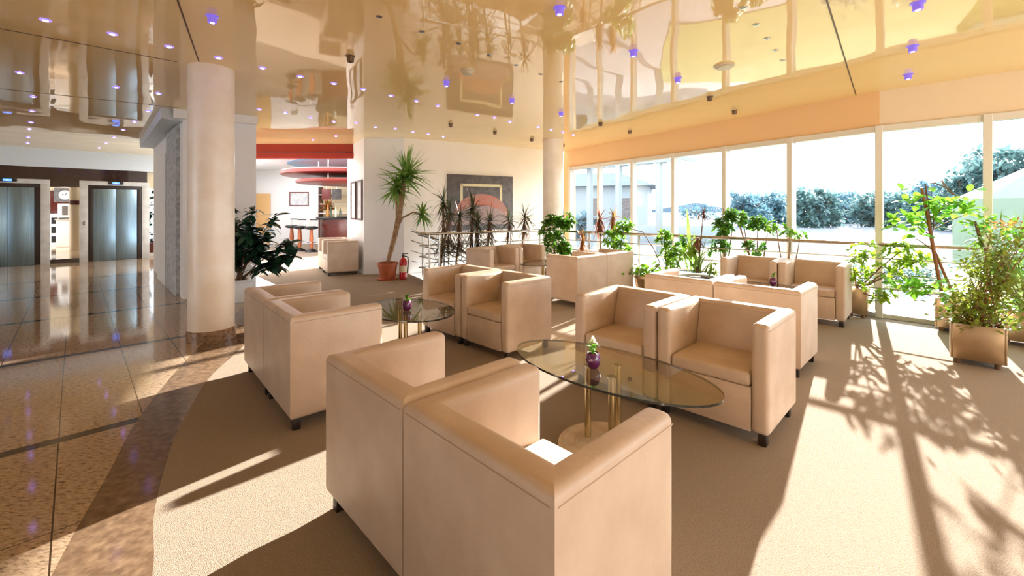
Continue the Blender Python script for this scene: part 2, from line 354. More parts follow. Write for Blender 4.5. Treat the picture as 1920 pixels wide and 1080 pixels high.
# window wall
ts = [.0465, .2094, .367, .5256, .6835, .841, 1.0]
FL = (P1-P0).length
n1 = Vector((-U1.y, U1.x)); n1 = n1 if n1.x > 0 else -n1       # outwards
n2 = Vector((-U2.y, U2.x)); n2 = n2 if n2.x > 0 else -n2
def post(c, u, n, wd, dp, z0, z1):
    return MB().prism([tuple(c-u*wd/2-n*dp*.5), tuple(c+u*wd/2-n*dp*.5), tuple(c+u*wd/2+n*dp*.5), tuple(c-u*wd/2+n*dp*.5)], z0, z1, .006, seg=1)
wall('wall_window', P0, P1, 2.43, HC, M['soffit_peach'], .2, 1)
wall('wall_window_right', P1, P2, 2.43, HC, M['soffit_pale'], .2, 1)
wall('wall_window_end', P0, P0+U1*FL*.035, 0, 2.43, M['soffit_peach'], .2, 1)
pts = [(P0+U1*FL*t, U1, n1) for t in ts]+[(P1+U2*s, U2, n2) for s in (.93, 1.9, 2.9, 3.9)]
k = 0
for i in range(len(pts)-1):
    a, u, n = pts[i]; b, ub, nb = pts[i+1]
    uu = U1 if i < 6 else U2; nn = n1 if i < 6 else n2
    k += 1
    fr = MB()
    fr.v, fr.f = [], []
    for z0, z1 in ((0, .06), (2.35, 2.43)):
        fr.prism([tuple(a-nn*.04), tuple(b-nn*.04), tuple(b+nn*.06), tuple(a+nn*.06)], z0, z1, .004, seg=1)
    m0 = post(a, uu, nn, .075, .13, 0, 2.43); fr.add(m0.v, m0.f)
    if i == len(pts)-2: m0 = post(b, uu, nn, .075, .13, 0, 2.43); fr.add(m0.v, m0.f)
    o = struct('window_%d' % k, fr, M['frame_white'])
    g = MB().prism([tuple(a+uu*.037-nn*.004), tuple(b-uu*.037-nn*.004), tuple(b-uu*.037+nn*.004), tuple(a+uu*.037+nn*.004)], .06, 2.35)
    gm = MB(); q = [a+uu*.037, b-uu*.037]
    gm.quad((*q[0], .06), (*q[1], .06), (*q[1], 2.35), (*q[0], 2.35))
    gm.build('glass_pane', M['glass'], o, 0)

# round columns
def column(x, y, r, label):
    o = struct('column', MB().lathe([(r, .0), (r, HC)], (x, y, 0), 40), M['column'])
    MB().lathe([(r+.015, 0), (r+.015, .1), (r, .115)], (x, y, 0), 40).build('column_plinth', M['plinth'], o)
    return o
column(-3.36+.155, 4.66, .21, '')
column(.888, 9.45, .22, '')

# ------------------------------------------------------------------ lift lobby
EO, EU = Vector((-11.0, 11.4)), Vector((.7071, .7071)); EN = Vector((.7071, -.7071))
def es(px):                              # how far along the lift wall a photo column falls
    r = (px-960)/FPX; return (r*EO.y-EO.x)/(EU.x-r*EU.y)
def epoly(s0, s1, d0, d1): return [tuple(EO+EU*s0+EN*d0), tuple(EO+EU*s1+EN*d0), tuple(EO+EU*s1+EN*d1), tuple(EO+EU*s0+EN*d1)]
SL = es(-260)
struct('wall_lift', MB().prism(epoly(SL, es(88), -.5, 0), 0, 1.93), M['dark_granite'], smooth=0)
struct('wall_lift_right', MB().prism(epoly(es(157), es(274), -.5, 0), 0, 1.93), M['dark_granite'], smooth=0)
struct('wall_lift_frieze', MB().prism(epoly(SL, es(276), -.5, .0), 1.93, 2.41), M['dark_granite'], smooth=0)
struct('wall_lift_beam', MB().prism(epoly(SL, es(300), -.5, .02), 2.41, HC), M['cool_white'], smooth=0)
struct('wall_lift_side', MB().prism(epoly(es(274), es(300), -.5, -.3), 1.95, 2.41), M['cream'], smooth=0)
def elevator(sc, hw, label, rm):
    e = thing('elevator', label, 'elevator', (*(EO+EU*sc), 0), R(45))
    def U(w0, w1, h0, h1, d):            # a frame round the door, from half-width w0 to w1, height h0 to h1
        m = MB()
        for sgn in (-1, 1): m.box((sgn*(w0+w1)/2, -d/2, h0/2), (w1-w0, d, h0), bev=.004)
        m.box((0, -d/2, (h0+h1)/2), (2*w1, d, h1-h0), bev=.004); return m
    U(hw+.1, hw+.26, 1.99, 2.1, .05).build('surround', M['marble'], e)
    U(hw, hw+.1, 1.9, 1.99, .03).build('door_frame', M['dark_wood'], e)
    for sgn in (-1, 1): MB().box((sgn*hw/2, -.008, .95), (hw-.006, .014, 1.89), bev=.003).build('door_panel', M['steel'], e)
    d = MB().box((0, -.06, 2.06), (.3, .02, .075)).build('display', M['black'], e)
    MB().box((0, -.072, 2.06), (.14, .006, .05)).build('screen', M['blue_screen'], d)
    MB().tube([(-.015, -.076, 2.045), (0, -.076, 2.075), (.015, -.076, 2.045)], .004, 5).build('floor_arrow', M['digit'], d)
    MB().box((-hw-.17, -.055, 1.0), (.05, .012, .09), bev=.003).build('call_button', M['chrome'], e)
s1, s2 = es(175), es(257)
elevator((s1+s2)/2, (s2-s1)/2, 'steel lift door with blue display, the right one of two, shown whole', 1)
hw = (s2-s1)/2
elevator(es(65)-hw, hw, 'steel lift door with blue display cut by the left edge of the photo', 0)
# the reception seen between the lifts
struct('floor_reception', MB().prism(epoly(es(40), es(330), -6.5, -.5), 0, .1), M['granite'], smooth=0)
struct('trim_8', MB().prism(epoly(es(88), es(157), -.5, -.02), 0, .1), M['dark_granite'], smooth=0)
struct('wall_reception', MB().prism(epoly(-3.5, 1.2, -6.6, -6.5), 0, HC), M['cream'], smooth=0)
struct('ceiling_reception', MB().prism(epoly(-5.0, 3.2, -6.6, -.5), HC, HC+.1), M['bar_white'], smooth=0)
def along(px, Y): return Vector(((px-960)/FPX*Y, Y))
q = along(147, 13.4); o = struct('column', MB().lathe([(.2, .1), (.2, HC)], (q.x, q.y, 0), 24), M['cream'])
MB().lathe([(.21, 1.5), (.21, 1.62)], (q.x, q.y, 0), 24).build('column_band', M['mahogany'], o)
q = along(108, 15.2)
t = thing('reception_shelf', 'white shelf unit with pigeonholes painted dark in the reception between the lifts', 'shelf', (q.x, q.y, .1), R(45))
MB().box((0, 0, .55), (1.1, .35, 1.1), bev=.01).build('cabinet', M['bar_white'], t)
m = MB()
for a in range(3):
    for b in range(3): m.box((-.34+a*.34, -.178, .22+b*.32), (.29, .02, .22))
m.build('pigeonhole_shade', M['black'], t)  # black slabs on the cabinet front imitate the shade inside the holes
q = along(122, 14.6)
t = thing('reception_counter', 'small white reception pedestal lit from above, seen between the two lifts', 'counter', (q.x, q.y, .1), R(45))
MB().box((0, 0, .45), (.42, .4, .9), bev=.01).build('body', M['bar_white'], t); MB().box((0, 0, .92), (.48, .46, .04), bev=.01).build('counter_top', M['marble'], t)
t2 = thing('poster_stand', 'white poster stand on top of the reception pedestal', 'poster', (q.x, q.y, 1.042), R(45))
MB().box((0, 0, .25), (.34, .03, .5), bev=.004).build('board', M['bar_white'], t2); MB().box((0, -.018, .27), (.14, .006, .3)).build('print', M['slate'], t2); MB().box((0, 0, .015), (.3, .14, .03), bev=.004).build('foot', M['black'], t2)
def ed(px, d):
    b0 = EO+EN*d; r = (px-960)/FPX; return b0+EU*((r*b0.y-b0.x)/(EU.x-r*EU.y))
t = thing('wall_clock', 'round white clock on a dark panel in the reception between the lifts', 'clock', (*(ed(122, -6.4)), 1.86), R(45))
MB().box((0, .0, 0), (.55, .04, .5), bev=.005).build('panel', M['slate'], t)
m = MB().tube([(0, -.02, 0), (0, -.045, 0)], .16, 24); m.build('clock_face', M['bar_white'], t)
MB().tube([(0, -.05, 0), (.05, -.05, .08)], .012, 5).tube([(0, -.05, 0), (-.08, -.05, .02)], .012, 5).build('clock_hand', M['black'], t)
q = ed(104, -6.45)
t = tag(MB().box((q.x, q.y, 1.5), (2.6, .06, 1.0), R(45), .01).build('wall_panel', M['mahogany']), 'brown wooden panel on the reception wall behind the white shelf unit', 'panel')

# ------------------------------------------------------------------ bar beyond the opening
struct('trim_9', MB().prism([(-7.2, 10.1), (-3.64, 10.1), (-3.75, 10.3), (-7.2, 10.3)], 2.68, HC), M['red_band'], smooth=0)
struct('trim_10', MB().prism([(-7.2, 10.06), (-3.62, 10.06), (-3.75, 10.3), (-7.2, 10.3)], 2.54, 2.665), M['red_band'], smooth=0)
struct('ceiling_bar', MB().prism([(-6.9, 10.3), (-2.6, 10.3), (-2.6, 17.2), (-11, 17.2)], HC, HC+.1), M['bar_white'], smooth=0)
wall('wall_bar', (-11, 17.0), (-2.6, 17.0), 0, HC, M['bar_white'], .15, 1)
wall('wall_bar_left', (-6.75, 11), (-10.3, 17), 0, HC, M['bar_white'], .1, 1)
o = struct('door_1', MB().box((at(490, 0, 16.9).x, 16.96, .98), (.62, .06, 1.96), bev=.005), M['tan_door'])
MB().box((at(490, 0, 16.9).x+.22, 16.91, .95), (.1, .03, .03), bev=.008).build('door_handle', M['chrome'], o)
def disc(name, label, px, py, Y, r, th, m, drop):
    c = at(px, py, Y); t = thing(name, label, 'ceiling disc', (c.x, c.y, c.z))
    MB().lathe([(0, -th/2), (r*.97, -th/2), (r, -th*.3), (r, th*.3), (r*.97, th/2), (0, th/2)], n=48).build('disc', m, t)
    for a in (0, 2.1, 4.2): MB().tube([(r*.6*math.cos(a), r*.6*math.sin(a), th/2), (r*.6*math.cos(a), r*.6*math.sin(a), HC-c.z)], .012, 6).build('hanger_rod', M['chrome'], t)
    return t
disc('ceiling_disc', 'upper and larger red round disc hanging over the bar', 660, 328, 14.4, 2.1, .16, M['disc_red'], 0)
disc('ceiling_disc', 'lower and smaller red round disc hanging over the bar', 668, 343, 13.6, 1.7, .1, M['disc_red'], 0)
tag(MB().lathe([(0, -.03), (2.0, -.03), (2.0, 0), (0, 0)], (at(660, 313, 15).x, 15, HC), 48).build('ceiling_disc', M['disc_blue']), 'pale blue round disc on the white bar ceiling above the red discs', 'ceiling disc')
# counter
t = thing('bar_counter', 'curved dark red mahogany bar counter behind the stools', 'bar counter', (at(650, 440, 14.6).x+.2, 14.7, 0))
MB().lathe([(0, 0), (.93, 0), (.95, .04), (.95, 1.04), (0, 1.04)], n=40, sx=1.1).build('front', M['mahogany'], t)
MB().lathe([(0, 1.04), (1.06, 1.04), (1.08, 1.07), (1.06, 1.1), (0, 1.1)], n=40, sx=1.1).build('counter_top', M['black'], t)
bc = t.location
def bottle(x, y, z, h, m, label, grp):
    b = MB().lathe([(.035, 0), (.036, h*.55), (.03, h*.66), (.012, h*.76), (.012, h), (0, h)], (0, 0, 0), 12).build('bottle', m, None); b.location = (x, y, z)
    tag(b, label, 'bottle', grp)
for i, (px, h, m, lb) in enumerate(((612, .34, 'bottle_amber', 'tall amber bottle on the bar counter, left in its row'), (618, .26, 'bottle_green', 'short dark green bottle on the bar counter beside the amber bottle'), (627, .3, 'bottle_clear', 'pale clear bottle on the bar counter, right of the green bottle'), (636, .24, 'bottle_green', 'small green bottle on the bar counter near the pillar'))):
    bottle(at(px, 0, 14.0).x, 14.1, 1.1, h*1.3, M[m], lb, 'bottles on the bar counter')
t = thing('flower_arrangement', 'orange flowers in a vase on the bar counter', 'flowers', (at(614, 0, 14.5).x, 14.55, 1.1))
MB().lathe([(.05, 0), (.08, .1), (.05, .22), (.06, .24)], n=16).build('vase', M['bottle_amber'], t)
m = MB()
for i in range(60):
    a = random.uniform(0, 6.28); e = random.uniform(.1, 1.4); m.leaf((0, 0, .24), (math.cos(a)*math.cos(e), math.sin(a)*math.cos(e), math.sin(e)), random.uniform(.15, .4), .08, .2)
m.build('blossoms', M['drac_gold'], t)
t = thing('bar_shelf', 'bright glass back shelf with mirror behind the bar counter', 'shelf', (at(636, 0, 16.6).x, 16.7, 0))
for i, z in enumerate((1.2, 1.55, 1.9)): MB().box((0, 0, z), (1.5, .3, .03)).build('shelf_board', M['bar_white'], t)
MB().box((0, .17, 1.2), (1.5, .03, 2.4)).build('back_panel', M['cream'], t)
for sgn in (-1, 1): MB().box((sgn*.75, 0, 1.1), (.04, .3, 2.2)).build('side_panel', M['mahogany'], t)
for px, m, lb in ((612, 'disc_red', 'small red square panel hung below the red discs'), (631, 'slate', 'small grey square panel hung below the red discs')):
    z = 1.38+28/819*15.6; t = thing('hanging_sign', lb, 'panel', (at(px, 0, 16.4).x, 16.4, z))
    MB().box((0, 0, 0), (.34, .04, .4), bev=.004).build('board', M[m], t); MB().box((0, .02, (HC-z)/2+.1), (.02, .02, HC-z-.2)).build('hanger_rod', M['chrome'], t)
# stools
def stool(loc, rz, label, first=[None]):
    if first[0] is None:
        t = thing('bar_stool', label, 'stool', loc, rz, 'bar stools')
        MB().lathe([(.2, 0), (.19, .02), (.05, .1), (.04, .12)], n=20).build('base', M['black'], t)
        MB().lathe([(.045, .1), (.07, .4), (.045, .72)], n=14).build('post', M['orange_wood'], t)
        MB().lathe([(.1, .71), (.19, .74), (.2, .78), (.17, .81), (0, .82)], n=20).build('seat', M['black'], t)
        m = MB(); m.tube([(.15*math.cos(a), .15*math.sin(a)-.02, .8+.02) if False else (.18*math.cos(a), .18*math.sin(a), 1.02) for a in [R(200+i*14) for i in range(11)]], .018, 8)
        m.build('backrest', M['black'], t)
        for a in (R(215), R(325)): MB().tube([(.16*math.cos(a), .16*math.sin(a), .78), (.18*math.cos(a), .18*math.sin(a), 1.02)], .012, 6).build('back_support', M['chrome'], t)
        m = MB(); m.tube([(.13*math.cos(i*.4488), .13*math.sin(i*.4488), .3) for i in range(15)], .01, 6); m.build('footrest', M['chrome'], t)
        first[0] = t; return t
    return dup(first[0], loc, rz, label)
for px, Y, lb in ((547, 14.9, 'black seated bar stool farthest left, partly behind the rubber plant'), (562, 14.2, 'middle bar stool with black seat and orange wood post'), (584, 13.9, 'bar stool with flared black base nearest the dark red counter')):
    q = along(px, Y); stool((q.x, q.y, 0), R(150), lb)

def picture(loc, rz, w, h, fw, label, fm='picture_wood', group=None):
    t = thing('framed_picture', label, 'picture', loc, rz, group)
    m = MB()
    for sgn in (-1, 1):
        m.box((sgn*(w/2-fw/2), -.015, 0), (fw, .03, h)); m.box((0, -.015, sgn*(h/2-fw/2)), (w-2*fw, .03, fw))
    m.build('frame', M[fm], t); MB().box((0, -.006, 0), (w-2*fw, .012, h-2*fw)).build('print', M['paper'], t)
    return t
picture((at(560, 0, 16.95).x, 16.99, 1.38+18/819*17), 0, .74, .54, .03, 'pale picture in thin pink frame on the far white bar wall', 'disc_red')
pu = (Vector((-4.03, 10.7))-Vector((-3.1, 9.15))).normalized()
for s_, lb in ((.35, 'dark framed tall picture on the pillar side, nearer of two'), (1.0, 'dark framed tall picture on the pillar side, farther of two')):
    q = Vector((-3.1, 9.15))+pu*s_; t = picture((q.x-.004, q.y-.004, 1.56), math.atan2(-pu.y, -pu.x), .5, .86, .035, lb)

# ------------------------------------------------------------------ big painting on the back wall
pc = BW0+BWU*1.72
def on_back(px):
    r = (px-960)/FPX; return (r*BW0.y-BW0.x)/(BWU.x-r*BWU.y)
pa, pb = on_back(838), on_back(960); pw = pb-pa; pc = BW0+BWU*(pa+pb)/2
t = thing('painting', 'large slate grey painting with a red dome in a cream square on the back wall', 'painting', (pc.x, pc.y, 0), math.atan2(BWU.y, BWU.x))
zt = 1.38+(391-329)/819*pc.y; zb = 1.38-40/819*pc.y; ph = zt-zb
MB().box((0, -.022, (zt+zb)/2), (pw, .044, ph), bev=.004).build('canvas', M['slate'], t)
fw, fh = pw*.64, ph*.62; m = MB(); fz = zt-.16*ph-fh/2
for sgn in (-1, 1): m.box((sgn*(fw/2-.03), -.047, fz), (.06, .006, fh))
m.box((0, -.047, fz+fh/2-.03), (fw, .006, .06)); m.build('painted_frame', M['cream_paint'], t)
def half(rx, rz_, z0, y, n=24, k0=0):
    m = MB(); m.quad(*[(rx*math.cos(math.pi*i/n), y, z0+rz_*math.sin(math.pi*i/n)) for i in range(n+1)]); return m
d = half(pw*.42, ph*.42, zb+.24*ph, -.0515); d.build('painted_dome', M['dome_red'], t)
half(pw*.45, ph*.34, zb+.1*ph, -.053).build('painted_hill', M['dome_grey'], t)

# ------------------------------------------------------------------ armchairs
CW, CD, CH, CB = .693, .606, .71, .07
def make_chair(label, group):
    t = thing('armchair', label, 'armchair', group=group)
    w, d, ta, tb = CW/2-.004, CD/2, .1, .115
    def up(cx): return lambda c, e: False
    eps = .012
    def diag(sgn):                        # leaves the mitre edges sharp
        a = Vector((sgn*w, -d)); b = Vector((sgn*(w-ta), -d+tb)); u = (b-a).normalized(); n = Vector((-u.y, u.x))
        return lambda c: abs((Vector((c.x, c.y))-a).dot(n)) < .004
    dr, dlf = diag(1), diag(-1)
    def skipb(c, e): return (dr(c) and dr(e.verts[0].co)) or (dlf(c) and dlf(e.verts[0].co))
    def crown(v): return Vector((0, 0, 0))
    MB().prism([(-w, -d), (w, -d), (w-ta, -d+tb), (-w+ta, -d+tb)], CB, CH, .03, skipb, 5).build('backrest', M['leather'], t, 50)
    for sgn in (-1, 1):
        MB().prism([(sgn*w, -d), (sgn*(w-ta), -d+tb), (sgn*(w-ta), d), (sgn*w, d)], CB, CH, .03, skipb, 5).build('armrest', M['leather'], t, 50)
    zs = CH-.034
    for o in [c for c in C.objects if c.parent == t]:
        m = MB()
        if o.name.startswith('backrest'): m.tube([(-w+.014, -d+.001, zs), (w-.014, -d+.001, zs)], .0028, 6)
        else:
            sg = 1 if o.data.vertices[0].co.x > 0 else -1; m.tube([(sg*(w-.001), -d+.014, zs), (sg*(w-.001), d-.014, zs)], .0028, 6)
        m.build('piping', M['leather_seam'], o)
    wi = w-ta
    MB().prism([(-wi, -d+tb), (wi, -d+tb), (wi, d-.004), (-wi, d-.004)], CB, .33, .006, seg=2).build('front_panel', M['leather'], t, 50)
    MB().prism([(-wi+.003, -d+tb+.004), (wi-.003, -d+tb+.004), (wi-.003, d-.002), (-wi+.003, d-.002)], .33, .415, .022, seg=4).build('seat', M['leather'], t, 50)
    bm = [(-d+tb, .40), (-d+tb+.075, .40), (-d+tb+.012, .68), (-d+tb, .68)]
    mb = MB(); mb.add([(-wi+.003, y, z) for y, z in bm]+[(wi-.003, y, z) for y, z in bm], [(0, 1, 2, 3), (7, 6, 5, 4), (0, 4, 5, 1), (1, 5, 6, 2), (2, 6, 7, 3), (3, 7, 4, 0)])
    mb.build('back_cushion', M['leather'], t, 50)
    for sx in (-1, 1):
        for sy in (-1, 1): MB().box((sx*(w-.045), sy*(d-.045), CB/2), (.045, .045, CB), bev=.002).build('leg', M['dark_wood'], t)
    return t
K = 1.104
pairs = {'N': (-.778*K, 1.824*K, -46.1), 'L': (-2.061*K, 3.362*K, -48.5), 'R': (1.717*K, 2.636*K, 135.0), 'M': (.357*K, 3.935*K, 134.8),
         'W': (1.237*K, 4.087*K, -45.8), 'V': (3.858*K, 4.949*K, 136.5), 'B': (.812*K, 5.439*K, 42.1), 'C': (.19, 8.48, 225.0), 'E': (-3.22, 9.15, 121.0)}
names = {
 'N': ('armchairs at the near oval table', 'cream armchair with back to the camera, left one of the nearest pair', 'nearest cream armchair of all, cut by the bottom of the photo'),
 'R': ('armchairs at the near oval table', 'cream armchair facing the near oval table, right seat of the pair', 'cream armchair facing the near oval table, left seat behind the white flower'),
 'L': ('armchairs at the left table', 'cream armchair with back to the granite floor, farther of two by the column', 'cream armchair with back to the granite floor, nearer one with wide side shown'),
 'M': ('armchairs at the left table', 'cream armchair right of the dark glass table, with its outer side shown', 'cream armchair behind the dark glass table, half hidden by its neighbour'),
 'W': ('armchairs at the window table', 'cream armchair with back turned, below the white planter', 'cream armchair with back turned and sunlit arm, right of the one below the planter'),
 'V': ('armchairs at the window table', 'cream armchair facing in from the window rail, beside a steel planter', 'cream armchair facing in from the window rail, left one of two'),
 'B': ('armchairs at the far table', 'cream armchair in the middle distance, back turned, left and nearer of its pair', 'cream armchair in the middle distance, back turned, beside the low pothos'),
 'C': ('armchairs at the far table', 'cream armchair before the stair rail, right one beside the bushy green plant', 'cream armchair before the stair rail, left one below the dark dracaenas'),
 'E': ('armchairs by the white pillar', 'pale armchair against the white pillar, front one showing its flat side', 'pale armchair against the white pillar, rear one half hidden'),
}
proto = None
for kx, (ox, oy, a) in pairs.items():
    a = R(a); r = Vector((math.cos(a), math.sin(a))); f = Vector((-r.y, r.x))
    for i in (0, 1):
        c = Vector((ox, oy))+r*(i+.5)*CW+f*CD/2
        lb = names[kx][1+i]; lb = lb.replace('cream armchair', 'cream leather armchair')
        if proto is None: proto = make_chair(lb, names[kx][0]); proto.location = (c.x, c.y, 0); proto.rotation_euler = (0, 0, a)
        else: dup(proto, (c.x, c.y, 0), a, lb, names[kx][0])

# ------------------------------------------------------------------ glass tables
def make_table(label, a, b):
    t = thing('coffee_table', label, 'table', group='oval glass coffee tables'); zt = .48; n = 64
    top = MB(); th = .012
    el = [(a*math.cos(2*math.pi*j/n), b*math.sin(2*math.pi*j/n)) for j in range(n)]
    top.quad(*[(x, y, zt) for x, y in el]); o = top.build('glass_top', M['table_glass'], t, 0)
    ed = MB(); ed.add([(x, y, zt-th) for x, y in el]+[(x, y, zt) for x, y in el], [(j, (j+1) % n, n+(j+1) % n, n+j) for j in range(n)])
    ed.build('glass_rim', M['glass_edge'], o)
    for q in ((-.1, -.03), (.02, .1), (.09, -.08)):
        p = MB().tube([(q[0], q[1], .05), (q[0], q[1], zt-.014)], .018, 16).build('leg', M['brass'], t)
        MB().lathe([(.026, zt-.022), (.026, zt-.013)], (q[0], q[1], 0), 16).build('cap', M['chrome'], p)
    MB().lathe([(.26, 0), (.27, .015), (.27, .03), (.25, .04), (.24, .04), (.235, .044), (.17, .044), (.165, .05), (0, .05)], n=48).build('base', M['travertine'], t)
    return t
tabs = [((.535, 2.5), -45, .64, .315, 'near oval smoked glass table with white flower in purple pot and stone disc base'),
        ((-.93, 3.93), -48, .5, .36, 'dark glass oval table on brass legs between two armchair pairs at left'),
        ((2.85, 5.02), -45, .55, .36, 'glass table mostly hidden behind the sunlit armchairs by the window'),
        ((.57, 7.29), 42, .5, .34, 'far small dark glass table before the armchairs at the stair rail')]
for (x, y), rz, a, b, lb in tabs:
    t = make_table(lb, a, b); t.location = (x, y, 0); t.rotation_euler = (0, 0, R(rz))
def flowerpot(x, y, z, label, plant, white):
    t = thing('flower_pot', label, 'potted plant', (x, y, z), 0, 'purple pots on the tables')
    MB().lathe([(.022, .0), (.036, .015), (.042, .045), (.036, .08), (.03, .088), (.026, .085), (.03, .06), (0, .055)], n=24).build('pot', M['purple'], t)
    m = MB(); fmb = MB(); m.tube([(0, 0, .05), (.004, 0, .12)], .004, 6)
    for i in range(18):
        a = random.uniform(0, 6.28); e = random.uniform(.0, 1.2); m.leaf((0, 0, .085+random.random()*.05), (math.cos(a)*math.cos(e), math.sin(a)*math.cos(e), math.sin(e)), random.uniform(.025, .05), .02, .6)
    m.build('leaves', M['schef'], t)
    if white:
        for i in range(22):
            a = random.uniform(0, 6.28); e = random.uniform(-.3, 1.5); fmb.leaf((0, 0, .15), (math.cos(a)*math.cos(e), math.sin(a)*math.cos(e), math.sin(e)), random.uniform(.02, .032), .02, .3, 2)
        fmb.build('flower', M['flower'], t)
flowerpot(.457, 2.465, .481, 'purple pot with a white flower on the near oval glass table', 0, True)
flowerpot(-.93, 3.86, .481, 'purple pot with green sprig on the dark glass table at left', 0, False)
flowerpot(3.05, 5.1, .481, 'purple pot with small sprig on the window table between armchairs', 0, False)

# ------------------------------------------------------------------ rails
ZR = .92
Q1, S0, S1 = Vector((-1.536, 7.86)), Vector((.62, 9.2)), Vector((4.38, 5.52))
def rail(name, label, pts, z0s, bars, posts, cat='railing', foot=0):
    t = thing(name, label, cat, (*pts[0], 0)); o = Vector((*pts[0], 0))
    P = [Vector((*p, z))-o for p, z in zip(pts, z0s)]
    MB().tube(P, .024, 10).build('handrail', M['chrome'], t)
    for dz in bars: MB().tube([p-Vector((0, 0, dz)) for p in P], .009, 6).build('bar', M['chrome'], t)
    for i, k in posts:
        q = P[i].lerp(P[i+1], k); g = q.z-ZR if foot == 0 else foot(q)
        MB().tube([(q.x, q.y, g), (q.x, q.y, q.z)], .018, 8).build('post', M['chrome'], t)
    return t
u1 = (S0-Q1).normalized()
dn = bw(1.15, 1.05)
rail('stair_railing', 'steel railing along the stairwell in front of the painting and dracaenas', [tuple(Q1-u1*.02), tuple(Q1+u1*.1), tuple(S0)], [ZR, ZR, ZR], (.2, .36, .52, .68), [(0, .6), (1, .06), (1, .35), (1, .68), (1, .98)])
q0 = Q1-u1*.08
rail('stair_railing', 'sloping steel stair railing going down from the curled rail end', [tuple(Q1-u1*.0+BWN*-.04), tuple(q0+BWN*-.1), tuple(q0+BWN*-.2), tuple(bw(.45, 1.14)), tuple(bw(1.6, 1.14))], [ZR, ZR, ZR-.02, ZR-.15, ZR-.85], (.2, .4, .6), [(3, .0), (3, .5)])
rail('stair_railing', 'sloping steel stair railing starting at the fire extinguisher by the pillar', [tuple(bw(-.05, .66)), tuple(bw(.2, .66)), tuple(bw(1.5, .66))], [.95, .86, .1], (.2, .4, .6), [(0, .95), (1, .55)])
rail('window_railing', 'long steel railing in front of the tall windows and plants', [tuple(S0+Vector((.05, 0))), tuple(S1), tuple(S1+U2*1.0)], [ZR, ZR+.02, ZR+.02], (.17, .36, .54), [(0, .02), (0, .22), (0, .42), (0, .62), (0, .86)])

# ------------------------------------------------------------------ plants
def sph(e0, e1):
    a = random.uniform(0, 2*math.pi); e = random.uniform(e0, e1); return Vector((math.cos(a)*math.cos(e), math.sin(a)*math.cos(e), math.sin(e)))
def strap_head(m, c, n, L, W, e0=-.5, e1=1.5, droop=.7):
    for i in range(n):
        m.leaf(Vector(c)+Vector((0, 0, random.uniform(-.08, .05)*L*2)), sph(e0, e1), L*random.uniform(.6, 1.1), W, droop*random.uniform(.5, 1.4), 4, 1, .25)
def palmate(m, c, d, L, W, n=7):
    d = Vector(d).normalized(); a = d.orthogonal().normalized(); b = d.cross(a)
    for j in range(n):
        t = 2*math.pi*j/n+random.uniform(-.2, .2); q = (a*math.cos(t)+b*math.sin(t))*.9+d*.35; m.leaf(c, q, L*random.uniform(.8, 1.1), W, .5, 3)
def schef(m, stems, c, rad, n, L):
    for i in range(int(n*1.5)):
        while True:
            v = Vector((random.uniform(-1, 1), random.uniform(-1, 1), random.uniform(-1, 1)))
            if v.length < 1: break
        p = Vector(c)+Vector((v.x*rad[0], v.y*rad[1], v.z*rad[2])); palmate(m, p, Vector((v.x, v.y-.2, .7+v.z*.3)), L, L*.42)
        if stems is not None and i % 3 == 0: stems.tube([Vector(c)+Vector((v.x*rad[0]*.2, v.y*rad[1]*.2, v.z*rad[2]*.7)), p], .004, 5)
def cloud(m, c, rad, n, L, W, droop=.4, k=4):
    for i in range(n):
        v = Vector((random.gauss(0, .45), random.gauss(0, .45), random.gauss(0, .45)))
        m.leaf(Vector(c)+Vector((v.x*rad[0], v.y*rad[1], v.z*rad[2])), sph(-.6, 1.2), L*random.uniform(.6, 1.2), W, droop, k)
def pot_round(t, r, h, m, soil='soil', sq=False):
    p = MB().lathe([(r*.72, 0), (r*.98, h*.86), (r*1.06, h*.88), (r*1.06, h), (r*.94, h), (r*.9, h*.85), (0, h*.85)], n=28).build('pot', M[m], t)
    MB().lathe([(r*.9, h*.86), (0, h*.9)], n=28).build('soil', M['soil'], t); return p
def loc(o, p): return Vector(p)-Vector(o)

# rubber plant beside the column
b = Vector((-4.06, 6.52, 0)); t = thing('rubber_plant', 'large dark green rubber plant in a white pot beside the round column', 'potted plant', b)
MB().prism([(.17*math.cos(R(22.5+45*i)), .17*math.sin(R(22.5+45*i))) for i in range(8)], 0, .32, .008, seg=2).build('pot', M['white_pot'], t)
MB().prism([(.19*math.cos(R(22.5+45*i)), .19*math.sin(R(22.5+45*i))) for i in range(8)], .28, .325, .006, seg=2).build('pot_rim', M['white_pot'], t)
MB().lathe([(.15, .32), (0, .335)], n=16).build('soil', M['soil'], t)
stm, lv = MB(), MB()
for px, py, dy in ((420, 385, 0), (440, 455, -.2), (478, 385, .0), (520, 400, -.1), (548, 455, -.1), (505, 440, -.25), (425, 490, -.2), (465, 440, -.3), (530, 500, -.3), (492, 470, -.1), (440, 420, .05), (555, 480, -.2), (415, 430, -.1)):
    e = at(px, py, 6.5+dy)-b; s0 = Vector((random.uniform(-.06, .06), random.uniform(-.06, .06), .32)); mid = s0.lerp(e, .5)+Vector((0, 0, .08))
    pts_ = [s0, s0.lerp(mid, .5)+Vector((0, 0, .03)), mid, mid.lerp(e, .5)+Vector((0, 0, .02)), e]
    stm.tube(pts_, [.012, .01, .009, .007, .004], 6)
    for i in range(46):
        k = random.uniform(.3, 1)**.8; j = min(3, int(k*4)); p = pts_[j].lerp(pts_[j+1], k*4-j)
        lv.leaf(p, sph(-.5, .9), random.uniform(.15, .25), random.uniform(.07, .1), .6, 5)
stm.build('stems', M['twig'], t); lv.build('foliage', M['rubber_leaf'], t)

